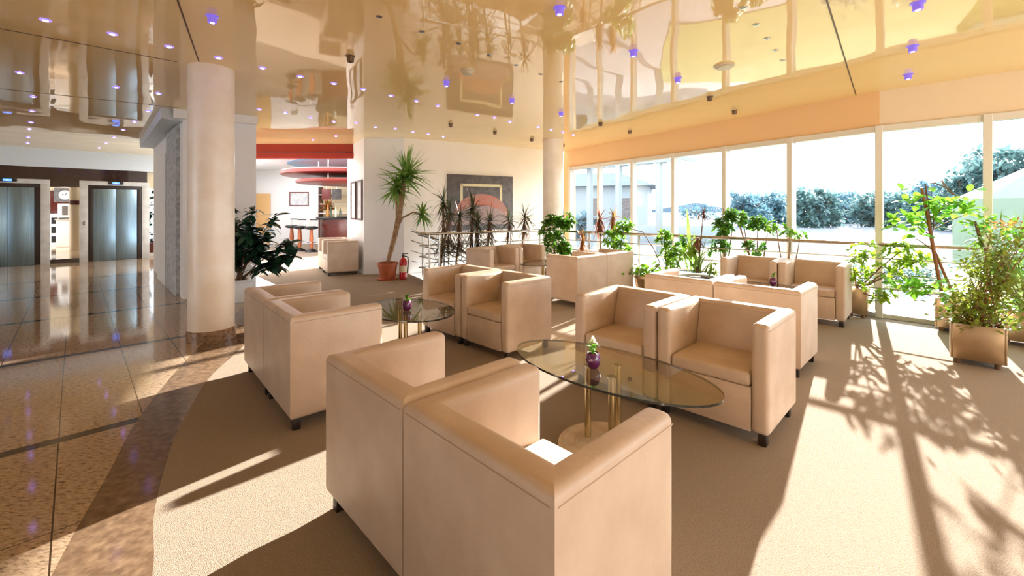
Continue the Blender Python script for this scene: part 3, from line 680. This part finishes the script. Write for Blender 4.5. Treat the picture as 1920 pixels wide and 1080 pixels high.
# tall yucca in terracotta pot
b = Vector((-2.42, 8.5, 0)); t = thing('yucca', 'tall leaning yucca in a terracotta pot in front of the white pillar', 'potted plant', b)
pot_round(t, .19, .33, 'terracotta'); MB().lathe([(.19, 0), (.21, .03), (.2, .035), (0, .02)], n=28).build('saucer', M['terracotta'], t)
Y = 8.5
def Lp(px, py, dy=0): return at(px, py, Y+dy)-b
tr = MB()
tr.tube([Lp(727, 492), Lp(733, 470), Lp(741, 440), Lp(748, 405), Lp(753, 370), Lp(758, 335)], [.035, .045, .05, .055, .06, .04], 10)
tr.tube([Lp(731, 478), Lp(738, 450), Lp(746, 420), Lp(745, 375), Lp(746, 350)], [.03, .035, .04, .04, .03], 10)
tr.tube([Lp(745, 425), Lp(755, 408), Lp(775, 398), Lp(790, 402)], [.03, .018, .016, .014], 8); tr.build('trunk', M['bark'], t)
lv = MB(); strap_head(lv, Lp(762, 330), 110, .62, .07, -.5, 1.5, .35); strap_head(lv, Lp(744, 352), 80, .5, .065, -.9, .9, .5); strap_head(lv, Lp(792, 400), 46, .38, .055, -1.1, 1.2, .7)
lv.build('foliage', M['yucca_leaf'], t)

# fire extinguisher
b = Vector((-2.13, 8.55, 0)); t = thing('fire_extinguisher', 'red fire extinguisher on the floor beside the terracotta pot', 'fire extinguisher', b)
MB().lathe([(.06, 0), (.075, .015), (.075, .34), (.06, .39), (.025, .42), (.025, .44), (0, .44)], n=24).build('cylinder', M['red'], t)
MB().box((0, 0, .46), (.05, .04, .05), bev=.005).box((.04, -.02, .5), (.11, .02, .015), bev=.003).build('valve', M['black'], t)
MB().tube([(.03, 0, .45), (.09, 0, .43), (.1, 0, .33), (.085, 0, .12)], .012, 8).build('hose', M['black'], t)
MB().lathe([(.0765, .14), (.0765, .27)], n=24).build('info_band', M['cream'], t)

# dracaenas behind the stair rail
def rail_pt(px, off):
    r = (px-960)/FPX; d = S0-Q1; k = (r*Q1.y-Q1.x)/(d.x-r*d.y); n = Vector((-u1.y, u1.x)); return Q1+d*k+n*off
for px, hp, mt, lb, n in ((832, (378, 400), 'drac_leaf', 'dark dracaena behind the stair rail, leftmost and tallest of the row', 34), (862, (405,), 'drac_leaf', 'dark dracaena behind the stair rail, second from left before the painting edge', 34), (886, (392, 420), 'drac_leaf', 'dense dark dracaena behind the stair rail in front of the painted red dome', 50), (918, (415,), 'drac_leaf', 'spiky dracaena behind the stair rail in front of the painting centre', 46), (955, (412,), 'drac_leaf', 'dracaena with drooping dead leaves behind the rail at the painting right edge', 30), (984, (408,), 'drac_leaf', 'spiky dracaena behind the rail in front of bare peach wall', 34)):
    q = rail_pt(px, .18); b = Vector((q.x, q.y, 0)); t = thing('dracaena', lb, 'potted plant', b, 0, 'dracaenas behind the stair railing')
    pot_round(t, .13, .26, 'white_pot'); tr, lv, dd = MB(), MB(), MB()
    for i, py in enumerate(hp):
        h = at(px+(i*10), py, q.y)-b; tr.tube([(0, 0, .22), Vector((h.x*.3+.03, 0, h.z*.6)), h], [.02, .018, .015], 8)
        strap_head(lv, h, int(n*1.4), .4, .03, -.7, 1.5, .8)
        for j in range(46):
            p = Vector((h.x, h.y, h.z-random.uniform(.0, .55)*(1 if len(hp) > 1 or px < 900 else .6))); dd.leaf(p, sph(-1.3, -.2), random.uniform(.2, .36), .022, 1.5, 4, 1, .2)
        if px < 925: cloud(lv, (h.x, h.y, .62), (.22, .16, .22), 60, .22, .022, .8)
    tr.build('trunk', M['bark'], t); lv.build('foliage', M['drac_leaf'], t); dd.build('dry_leaves', M['drac_dead'], t)

def schef_plant(pos, label, blobs, L=.1, mt='schef', pot='white_pot', pr=.14, phh=.28, stake=None, extra=None):
    b = Vector((*pos, 0)); t = thing('umbrella_plant', label, 'potted plant', b, 0, 'green leafy plants along the window')
    pot_round(t, pr, phh, pot); lv, stm = MB(), MB()
    for px, py, rx, rz_, n in blobs:
        Y = pos[1]; c = at(px, py, Y)-b; s = Y/FPX
        stm.tube([(0, 0, phh*.8), Vector((c.x*.6, c.y, c.z*.6)), c], [.014, .011, .006], 6)
        schef(lv, stm, c, (rx*s, max(.12, rx*s*.7), rz_*s), n, L)
    stm.build('stems', M['twig'], t); lv.build('foliage', M[mt], t)
    if stake: MB().tube([(.02, .03, phh*.8), at(stake[0], stake[1], pos[1])-b], .012, 6).build('stake', M['bark'], t)
    return t
schef_plant((.86, 8.52), 'bushy green umbrella plant just right of the armchairs at the stair rail', ((1035, 425, 22, 22, 26), (1062, 415, 16, 16, 16), (1040, 455, 26, 24, 26), (1060, 470, 18, 16, 14)), .12, 'schef_dark')
schef_plant((1.86, 7.95), 'green umbrella plant behind the turned armchairs, beside the reddish dracaenas', ((1150, 445, 24, 16, 20), (1170, 425, 18, 14, 16), (1165, 463, 22, 12, 14)), .1, 'schef')
schef_plant((2.5, 6.95), 'bright lime umbrella plant between the low plant and the spiky planter', ((1245, 445, 16, 14, 16), (1258, 478, 24, 24, 30), (1280, 465, 14, 22, 12)), .085, 'schef')
schef_plant((3.42, 7.0), 'green umbrella plant behind the rail above the left window armchair', ((1355, 425, 22, 24, 26), (1350, 465, 22, 18, 16), (1375, 405, 16, 14, 14)), .1, 'schef_dark', stake=(1357, 390))
schef_plant((3.73, 6.64), 'green umbrella plant behind the rail above the gap between window armchairs', ((1420, 420, 18, 16, 18), (1392, 410, 12, 14, 10), (1415, 465, 22, 16, 18), (1440, 430, 12, 14, 10)), .09, 'schef_dark', stake=(1386, 420))
t = schef_plant((3.97, 6.28), 'sparse trailing green plant behind the rail above the right window armchair', ((1455, 425, 16, 12, 10), (1480, 440, 12, 8, 7), (1500, 445, 8, 8, 4)), .08, 'schef')
# low pothos
b = Vector((2.12, 6.95, 0)); t = thing('pothos', 'low spreading variegated plant in a pot beside the turned armchairs', 'potted plant', b)
pot_round(t, .17, .32, 'planter_steel'); lv = MB(); cloud(lv, (0, 0, .4), (.34, .3, .1), 110, .1, .06, .6); lv.build('foliage', M['schef'], t)
st_ = MB(); st_.tube([(0.03, 0, .3), at(1238, 495, 6.95)-b, at(1225, 465, 6.95)-b, at(1205, 435, 6.95)-b, at(1180, 428, 6.95)-b], [.01, .009, .008, .007, .005], 6); st_.build('arching_stem', M['twig'], t)
# golden and red dracaenas near the column
for (px, Y, py, mt, lb, hang) in ((1092, 8.35, 452, 'drac_gold', 'dracaena with hanging golden leaves beside the bushy green plant', True), (1124, 8.25, 412, 'drac_red', 'reddish brown dracaena standing tall before the first windows', True), (1150, 8.35, 408, 'drac_gold', 'golden brown dracaena just right of the reddish one before the windows', True)):
    q = along(px, Y); b = Vector((q.x, q.y, 0)); t = thing('dracaena', lb, 'potted plant', b, 0, 'coloured dracaenas by the window rail')
    pot_round(t, .12, .24, 'white_pot'); h = at(px, py, Y)-b; MB().tube([(0, 0, .2), (.02, 0, h.z*.5), h], [.018, .016, .014], 8).build('trunk', M['bark'], t)
    lv = MB(); strap_head(lv, h, 26, .26, .03, -.2, 1.5, .5)
    for j in range(46): lv.leaf((h.x, h.y, h.z-random.uniform(-.05, .12)), sph(-1.4, -.5), random.uniform(.22, .36), .03, 1.2, 4, 1, .2)
    if py > 430: strap_head(lv, h+Vector((0, 0, .1)), 10, .2, .03, .2, 1.5)
    lv.build('foliage', M[mt], t)
# white planter with spiky mixed plants
b = Vector((2.66, 6.3, 0)); t = thing('planter', 'white planter with tall blade leaves and a red dracaena behind the turned window chairs', 'potted plant', b)
MB().lathe([(.2, 0), (.27, .37), (.28, .38), (.28, .4), (.25, .4), (.24, .37), (0, .37)], n=32).build('pot', M['white_pot'], t); MB().lathe([(.24, .375), (0, .39)], n=24).build('soil', M['soil'], t)
def L6(px, py): return at(px, py, 6.3)-b
tr, lv, rd = MB(), MB(), MB()
tr.tube([L6(1308, 512), L6(1312, 470), L6(1318, 410)], [.014, .011, .007], 8); tr.tube([L6(1306, 512), L6(1304, 480), L6(1290, 440)], [.012, .01, .006], 8)
strap_head(rd, L6(1319, 402), 40, .16, .016, -1.2, 1.4, .8); strap_head(rd, L6(1308, 450), 22, .25, .03, -1.2, .6, 1)
for a_, l_ in ((-.4, .95), (.0, .6), (.5, .55), (-.9, .5)):
    lv.leaf(L6(1302, 512)+Vector((a_*.1, 0, 0)), (a_*.35, random.uniform(-.2, .2), 1), l_, .055, .08, 6, 0, .3)
for s_ in range(16):
    lv.leaf(L6(1308+random.uniform(-18, 18), 512), (random.uniform(-.7, .7), random.uniform(-.6, .6), 1), random.uniform(.4, .75), .035, 1.5, 7, 1, .3)
tr.build('trunk', M['twig'], t); lv.build('blade_leaves', M['yucca_leaf'], t); rd.build('red_leaves', M['drac_red'], t)
m = MB(); schef(m, None, L6(1338, 505), (.09, .08, .08), 8, .06); schef(m, None, L6(1295, 470), (.08, .1, .1), 10, .08); m.build('foliage', M['lime'], t)

# steel box planters on the right
def box_planter(pos, rz, w, h, label):
    b = Vector((*pos, 0)); t = thing('planter', label, 'potted plant', b, 0)
    m = Matrix.Rotation(rz, 3, 'Z'); p = MB()
    for sgn in (-1, 1):
        p.box(m @ Vector((sgn*(w/2-.008), 0, .05+h/2)), (.016, w, h), rz, .002); p.box(m @ Vector((0, sgn*(w/2-.008), .05+h/2)), (w-.032, .016, h), rz, .002)
    p.box((0, 0, .06), (w-.03, w-.03, .02), rz)
    p.build('box', M['planter_steel'], t); MB().box((0, 0, h*.85+.05), (w-.034, w-.034, .03), rz).build('soil', M['soil'], t)
    for a in (-1, 1):
        for c in (-1, 1): MB().lathe([(.022, 0), (.022, .05)], m @ Vector((a*(w/2-.05), c*(w/2-.05), 0)), 12).build('foot', M['twig'], t)
    return t, b
# beside the window chair: sprawling schefflera
t, b = box_planter((4.42, 5.6), R(-46), .24, .33, 'steel box planter with sprawling bright green plant beside the right window armchair')
lv, stm = MB(), MB(); Y = 5.3
for px, py, rx, rz_, n, dy in ((1625, 470, 26, 22, 18, .0), (1600, 500, 18, 16, 12, 0), (1690, 470, 40, 18, 30, -.1), (1660, 510, 34, 18, 16, -.1), (1655, 555, 18, 16, 12, -.2), (1730, 485, 30, 18, 16, -.1), (1610, 525, 16, 14, 10, 0), (1700, 500, 24, 16, 14, -.1)):
    c = at(px, py, Y+dy)-b; s = Y/FPX; stm.tube([(0, 0, .33), Vector((c.x*.5, c.y*.5, c.z*.6+.1)), c], [.012, .009, .005], 6); schef(lv, stm, c, (rx*s, .14, rz_*s), int(n*.5), .085)
stm.build('stems', M['twig'], t); lv.build('foliage', M['lime'], t)
# tall staked ficus
t, b = box_planter((4.97, 4.93), R(-47), .27, .33, 'steel box planter with a tall staked rubber fig in front of the right window')
Y = 4.9; lv, stm, stk = MB(), MB(), MB()
stk.tube([at(1768, 560, Y)-b, at(1750, 470, Y)-b, at(1740, 410, Y)-b, at(1728, 352, Y)-b], [.017, .017, .016, .014], 8)
stk.tube([at(1782, 540, Y)-b, at(1752, 470, Y)-b], .014, 8)
stm.tube([at(1768, 560, Y)-b, at(1746, 430, Y)-b, at(1735, 345, Y)-b, at(1752, 343, Y)-b, at(1775, 352, Y)-b, at(1798, 372, Y)-b, at(1805, 385, Y)-b], [.012, .01, .008, .006, .006, .006, .005], 6)
for px, py, rx, rz_, n in ((1715, 365, 16, 20, 12), (1712, 380, 12, 8, 8), (1700, 415, 24, 12, 20), (1735, 415, 20, 14, 16), (1770, 385, 26, 12, 26), (1790, 395, 22, 12, 16), (1750, 400, 14, 12, 10), (1705, 440, 14, 14, 8), (1808, 370, 14, 24, 7), (1815, 400, 12, 10, 6), (1700, 540, 24, 10, 16), (1730, 535, 26, 12, 18), (1760, 540, 20, 14, 14)):
    c = at(px, py, Y)-b; s = Y/FPX; o = at(1750, min(540, py+30), Y)-b
    stm.tube([o, o.lerp(c, .5)+Vector((0, 0, .01)), c], [.007, .006, .004], 6)
    for i in range(int(n*1.3)): lv.leaf(c+Vector((random.uniform(-1, 1)*rx*s, random.uniform(-.12, .12), random.uniform(-1, 1)*rz_*s)), sph(-.4, 1.1), random.uniform(.09, .15), .065, .4, 5)
stk.build('stake', M['stake'], t); stm.build('stems', M['twig'], t); lv.build('foliage', M['fern'], t)
# front bushy planter
t, b = box_planter((4.17, 3.92), R(-44), .34, .31, 'front steel box planter with a bushy yellow green shrub on the right')
Y = 3.92; lv, rd, stm = MB(), MB(), MB()
for px, py, rx, rz_, n in ((1845, 560, 66, 44, 520), (1880, 535, 50, 36, 260), (1812, 580, 44, 32, 260), (1850, 500, 46, 44, 320), (1895, 455, 44, 36, 150), (1870, 600, 66, 22, 240), (1800, 600, 28, 18, 90)):
    c = at(px, py, Y)-b; s = Y/FPX; cloud(lv, c, (rx*s, .2, rz_*s), n, .055, .027, .3, 3)
    for i in range(14): stm.tube([(random.uniform(-.1, .1), random.uniform(-.1, .1), .33), c+Vector((random.uniform(-1, 1)*rx*s*.7, random.uniform(-.12, .12), random.uniform(-.6, .8)*rz_*s))], [.004, .002], 4, False)
cloud(rd, at(1845, 575, Y)-b, (.2, .16, .18), 190, .04, .014, .2, 2); cloud(rd, at(1890, 420, Y)-b, (.16, .14, .06), 70, .05, .016, .3, 2)
stm.build('stems', M['stake'], t); lv.build('foliage', M['bush'], t); rd.build('dry_foliage', M['bush_red'], t)
# right edge planter with yucca and ferns
t, b = box_planter((5.25, 4.45), R(-44), .4, .3, 'steel box planter at the right edge with drooping yucca and light green fern leaves')
Y = 4.45; lv, fr, tr = MB(), MB(), MB()
tr.tube([(0, 0, .3), at(1862, 500, Y)-b, at(1838, 450, Y)-b, at(1828, 415, Y)-b], [.02, .018, .014, .01], 8)
tr.tube([at(1862, 500, Y)-b, at(1880, 478, Y-.3)-b], [.016, .012], 6); strap_head(lv, at(1880, 474, Y-.35)-b, 80, .36, .034, -1.2, .9, 1.2); strap_head(lv, at(1836, 450, Y)-b, 26, .2, .026, -1.2, 1.4, .8); strap_head(lv, at(1875, 425, Y)-b, 10, .22, .012, .4, 1.5, .3); strap_head(lv, at(1916, 430, Y)-b, 14, .28, .014, -.2, 1.4, .5)
for px, py, rx, rz_, n in ((1842, 425, 26, 20, 60), (1905, 580, 40, 24, 110), (1915, 500, 40, 40, 120), (1900, 440, 36, 26, 90)):
    c = at(px, py, Y)-b; s = Y/FPX; cloud(fr, c, (rx*s, .16, rz_*s), n, .085, .035, .5, 3)
    tr.tube([(0, 0, .3), c], [.008, .004], 5)
tr.build('stems', M['twig'], t); lv.build('strap_leaves', M['yucca_leaf'], t); fr.build('foliage', M['fern'], t)
# plant in the far lobby window
q = along(279, 12.9); b = Vector((q.x, q.y, 0)); t = thing('climbing_plant', 'dark leafy climbing plant in the bright gap right of the lift', 'potted plant', b)
pot_round(t, .2, .4, 'mahogany'); lv = MB()
for z in (.6, .9, 1.2, 1.5, 1.75): cloud(lv, (random.uniform(-.06, .06), 0, z), (.22, .1, .26), 20, .16, .08, .5)
lv.build('foliage', M['rubber_leaf'], t); MB().tube([(0, 0, .3), (0, 0, 1.9)], .015, 6).build('stems', M['twig'], t)

# ------------------------------------------------------------------ ceiling fittings
leds = [(85, 37), (211, 63), (317, 87), (410, 108), (492, 127), (563, 143), (626, 156), (681, 167), (733, 179), (781, 189), (821, 198)]
leds_l = [(37, 136), (218, 163), (297, 175), (62, 181), (60, 208), (58, 229), (55, 242), (53, 257), (52, 268), (278, 208), (252, 228), (231, 243), (214, 257), (199, 268), (186, 277)]
leds_b = [(428, 198), (486, 205), (535, 211), (582, 220), (626, 228), (668, 230), (704, 238), (741, 241), (774, 247), (803, 251), (831, 256), (630, 255), (587, 262)]
leds_r = [(895, 215), (927, 220), (956, 228), (1009, 238), (1033, 243), (1055, 248), (1075, 253)]
led0 = None
def led(px, py, label, group):
    global led0
    p = fl(px, py, HC)
    if led0 is None:
        t = thing('ceiling_light', label, 'ceiling light', p, 0, group)
        MB().lathe([(.036, 0), (.036, -.006), (.021, -.008), (.021, -.004)], n=14).build('trim_ring', M['led_halo_ring'], t)
        MB().lathe([(.02, -.002), (.016, -.012), (0, -.016)], n=12).build('lens', M['bulb_white'], t)
        led0 = t
    else: dup(led0, p, 0, label, group)
for g, lb, gp in ((leds, 'tiny lit violet ceiling spot in the long row running past the column', 'violet spots in the long row'), (leds_l, 'tiny lit violet ceiling spot above the granite lift lobby', 'violet spots over the lift lobby'), (leds_b, 'tiny lit violet ceiling spot near the bar opening and white pillar', 'violet spots near the bar opening'), (leds_r, 'tiny lit violet ceiling spot near the painting and far column', 'violet spots near the painting')):
    for p in g: led(*p, lb, gp)
v0 = None; d0 = None
for px, py in ((398, 30), (1049, 14), (1188, 95), (1271, 146), (1721, 5), (1711, 86), (1703, 139), (837, 153), (960, 186), (1052, 211)):
    p = fl(px, py, HC); lb = 'violet glowing drum spotlight hanging under the cream ceiling'; gp = 'violet drum spotlights'
    if v0 is None:
        v0 = thing('spotlight', lb, 'ceiling light', p, 0, gp)
        MB().lathe([(.045, 0), (.045, -.006), (.032, -.01), (.032, -.05), (.028, -.055), (0, -.05)], n=18).build('housing', M['violet_glow_body'], v0)
        MB().lathe([(.016, -.056), (0, -.06)], n=12).build('lens', M['bulb_white'], v0)
    else: dup(v0, p, 0, lb, gp)
for px, py in ((420, 153), (657, 105), (845, 232), (928, 246), (997, 260), (1056, 271), (1126, 230), (1181, 245), (1331, 181), (1377, 207)):
    p = fl(px, py, HC); lb = 'unlit brown drum spotlight hanging under the cream ceiling'; gp = 'unlit drum spotlights'
    if d0 is None:
        d0 = thing('spotlight', lb, 'ceiling light', p, 0, gp)
        MB().lathe([(.045, 0), (.045, -.006), (.034, -.01), (.034, -.055), (.03, -.06), (0, -.05)], n=18).build('housing', M['lamp_body'], d0)
        MB().lathe([(.02, -.052), (0, -.06)], n=12).build('lens', M['black'], d0)
    else: dup(d0, p, 0, lb, gp)
k0 = None
for px, py in ((711, 31), (791, 59), (860, 81), (918, 103), (968, 122), (1013, 139), (1052, 153), (1394, 14), (1418, 46), (1438, 72), (1454, 94), (1467, 113)):
    p = fl(px, py, HC); lb = 'tiny dark recessed ceiling spot in one of the two unlit rows'; gp = 'unlit recessed spots'
    if k0 is None:
        k0 = thing('recessed_light', lb, 'ceiling light', p, 0, gp)
        MB().lathe([(.026, 0), (.026, -.005), (.018, -.006)], n=14).build('trim_ring', M['chrome'], k0); MB().lathe([(.018, -.006), (0, -.004)], n=14).build('lens', M['black'], k0)
    else: dup(k0, p, 0, lb, gp)
for px, py, r, h, lb in ((877, 131, .07, .05, 'cream smoke detector on the ceiling in front of the painting reflection'), (1358, 123, .1, .03, 'flat round cream ceiling speaker before the windows')):
    p = fl(px, py, HC); t = thing('smoke_detector' if px < 1000 else 'ceiling_speaker', lb, 'ceiling fitting', p)
    MB().lathe([(r, 0), (r, -h*.4), (r*.8, -h*.5)], n=24).build('base', M['detector'], t); MB().lathe([(r*.78, -h*.45), (r*.74, -h), (0, -h*1.1)], n=24).build('cover', M['detector'], t)

# ------------------------------------------------------------------ outside
struct('ground', fill([[(-60, 17.6), (1.3, 11.6), (4.8, 5.7), (8.2, 1.9), (9, -30), (220, -30), (220, 220), (-160, 220)]], -.12), M['pave'], smooth=0)
def strip(name, pts_, z, m): struct(name, fill([pts_], z), m, smooth=0)
strip('ground_kerb', [tuple(P0+n1*.12), tuple(P1+n1*.12), tuple(P2+n2*.12), tuple(P2+n2*.6), tuple(P1+n1*.6), tuple(P0+n1*.6)], -.03, M['deck'])
def off(d, t0=-3.0): return [tuple(P1+U1*t0+n1*d), tuple(P1+n1*d+n2*.0), tuple(P2+n2*d)]
strip('ground_lawn', off(.6)+off(1.5)[::-1], -.1, M['lawn'])
strip('ground_lawn_far', [tuple(P1+U1*-3.0+n1*3.2), tuple(P1+n1*3.2), (9.5, 6.2), (13, 3), (17, 9), (11, 15.5), (5.2, 15.5), (3.8, 10.6)], -.1, M['lawn'])
for i, (px, Y, hh) in enumerate(((1640, 8.6, .34), (1672, 8.5, .42), (1705, 8.3, .36), (1738, 8.2, .46), (1560, 8.9, .3), (1600, 8.8, .36))):
    q = along(px, Y); lb = ('low bushy shrub outside by the path behind the box planter gap', 'small bushy shrub outside by the path, seen beside the corner mullion', 'low green shrub outside by the path, left of the staked fig', 'low green shrub outside by the path, directly behind the staked fig', 'low shrub outside behind the left window armchair', 'low shrub outside behind the right window armchair')[i]
    t = thing('shrub', lb, 'shrub', (q.x, q.y, -.1), 0, 'low shrubs outside the windows'); lv = MB(); cloud(lv, (0, 0, hh*.5), (.3, .3, hh*.55), 240, .08, .05, .4, 2); lv.build('foliage', M['tree'], t)
    MB().tube([(0, 0, -.02), (0, 0, hh*.6)], .012, 5).build('stem', M['twig'], t)
mh = MB()
hp = [(-40, 150), (40, 170), (52, 158), (62, 160), (72, 166), (85, 160), (150, 150)]
n = 120; top = []
for i in range(n+1):
    x = -60+i*2; top.append((x, 160, 1.1+2.4*math.exp(-((x-68)/8)**2)+.25*math.sin(i*.45)+.12*math.sin(i*1.3)))
mh.add([(x, y, -1) for x, y, z in top]+top+[(x, y+30, -1) for x, y, z in top], [(i, i+1, n+2+i, n+1+i) for i in range(n)]+[(n+1+i, n+2+i, 2*n+3+i, 2*n+2+i) for i in range(n)])
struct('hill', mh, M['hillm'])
def tree(px, Y, pt, pw_, label, mt, n=1000, L=.42):
    base = Vector(((px-960)/FPX*Y, Y, -.12)); top = at(px, pt, Y).z; W = pw_/FPX*Y; H = top+.12
    t = thing('tree', label, 'tree', base, 0, 'trees beyond the car park')
    tr = MB(); tr.tube([(0, 0, 0), (.05, 0, H*.35), (0, 0, H*.7)], [.12, .09, .05], 8)
    for i in range(5): a = random.uniform(0, 6.28); tr.tube([(0, 0, H*.35), (math.cos(a)*W*.3, math.sin(a)*W*.3, H*.7)], [.06, .03], 6)
    tr.build('trunk', M['twig'], t); lv = MB()
    blobs = [(Vector((random.uniform(-.36, .36)*W, random.uniform(-.3, .3)*W, H*random.uniform(.12, .84))), random.uniform(.18, .28)*min(W, H*1.4)) for i in range(18)]
    for i in range(n):
        c, r = random.choice(blobs); v = sph(-1.5, 1.5)*r*random.uniform(.6, 1.05); p = c+v
        if p.z > H: p.z = H-random.uniform(0, .3)
        lv.leaf(p, sph(-1, 1.2), L*random.uniform(.7, 1.4), L*.6, .3, 2)
    lv.build('crown', M[mt], t)
for a in ((1400, 36, 362, 84, 'blue green tree through the third window from the right, left of the row', 'tree_haze_blue', 1500), (1460, 43, 360, 90, 'blue green tree behind the mullion above the window armchairs', 'tree_haze_blue', 1500), (1530, 35, 356, 84, 'broad dark tree through the wide window left of centre mullion', 'tree', 1600), (1585, 44, 364, 84, 'lower blue green tree right of the broad dark one', 'tree_haze_blue', 1300), (1640, 36, 360, 84, 'blue green tree just left of the white corner mullion', 'tree', 1400), (1695, 45, 362, 90, 'blue green tree behind the staked fig', 'tree_haze_blue', 1400), (1430, 50, 366, 84, 'hazy blue tree filling the gap in the row above the armchairs', 'tree_haze_blue', 1100), (1500, 50, 364, 84, 'hazy blue tree between the row trees left of the broad one', 'tree_haze_blue', 1100), (1562, 51, 368, 84, 'hazy blue tree just right of the broad one', 'tree_haze_blue', 1100), (1612, 51, 366, 84, 'hazy blue tree in the gap left of the corner mullion', 'tree_haze_blue', 1100), (1745, 36, 340, 80, 'round blue green tree behind the arching stem', 'tree_haze_blue', 1400), (1800, 29, 296, 90, 'tall feathery tree left of the last mullion', 'tree', 1300), (1905, 26, 268, 110, 'tall tree rising behind the white tent at the right edge', 'tree', 1500), (1858, 35, 345, 70, 'low tree between the last mullion and the white tent', 'tree', 900)):
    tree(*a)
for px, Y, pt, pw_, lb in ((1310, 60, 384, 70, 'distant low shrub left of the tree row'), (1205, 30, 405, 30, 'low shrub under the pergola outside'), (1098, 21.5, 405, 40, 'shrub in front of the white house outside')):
    tree(px, Y, pt, pw_, lb, 'tree_haze_blue', 700, .34)
# pergola
t = thing('pergola', 'white pergola with posts outside the left windows', 'pergola', (4.2, 13.5, -.12))
zt = at(0, 305, 14).z+.12
for px, Y in ((1236, 14), (1160, 15.0), (1106, 16.2)):
    q = along(px, Y); MB().box((q.x-4.2, q.y-13.5, zt/2), (.17, .17, zt), R(40), .01).build('post', M['house'], t)
a, c = along(1250, 13.8)-Vector((4.2, 13.5)), along(1050, 17)-Vector((4.2, 13.5)); mid = (a+c)/2; d = c-a
MB().box((mid.x, mid.y, zt+.1), (d.length, .2, .22), math.atan2(d.y, d.x), .01).build('beam', M['house'], t)
m = MB()
for i in range(9):
    q = a.lerp(c, i/8); m.box((q.x+.7, q.y+.9, zt+.24), (2.6, .07, .1), math.atan2(d.y, d.x)+R(90))
m.build('rafter', M['house'], t)
# house
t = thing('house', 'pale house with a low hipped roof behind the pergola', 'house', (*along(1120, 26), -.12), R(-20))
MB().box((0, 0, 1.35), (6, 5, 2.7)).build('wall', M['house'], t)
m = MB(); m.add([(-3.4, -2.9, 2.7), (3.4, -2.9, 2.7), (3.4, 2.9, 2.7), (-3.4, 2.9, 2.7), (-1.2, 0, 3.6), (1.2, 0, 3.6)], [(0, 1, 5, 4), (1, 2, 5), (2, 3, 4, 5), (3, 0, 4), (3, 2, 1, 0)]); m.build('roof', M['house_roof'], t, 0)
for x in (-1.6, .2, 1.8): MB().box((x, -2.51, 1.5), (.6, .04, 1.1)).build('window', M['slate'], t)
t = tag(MB().box((*along(1230, 19.5), .25), (5.5, .2, .75), R(-10), .01).build('parapet', M['house']), 'low white parapet wall outside the third window', 'wall')
# tent
q = along(1990, 10.2); t = thing('tent', 'pale translucent tent roof outside the right edge window', 'tent', (q.x, q.y, -.12))
m = MB(); ap = at(1990, 285, 10.2).z+.12; ez = at(0, 372, 10.2).z+.12; rr = (1990-1846)/FPX*10.2
n = 8; ring = [(rr*1.0*math.cos(math.pi/8+2*math.pi*i/n+.39), rr*math.sin(math.pi/8+2*math.pi*i/n+.39), ez) for i in range(n)]; low = [(x, y, .1) for x, y, z in ring]
m.add([(0, 0, ap)]+ring+low, [(0, i+1, (i+1) % n+1) for i in range(n)]+[(i+1, n+1+i, n+1+(i+1) % n, (i+1) % n+1) for i in range(n)]); m.build('canopy', M['tent'], t, 0)
MB().tube([(0, 0, 0), (0, 0, ap+.1)], .04, 10).build('pole', M['frame_white'], t)
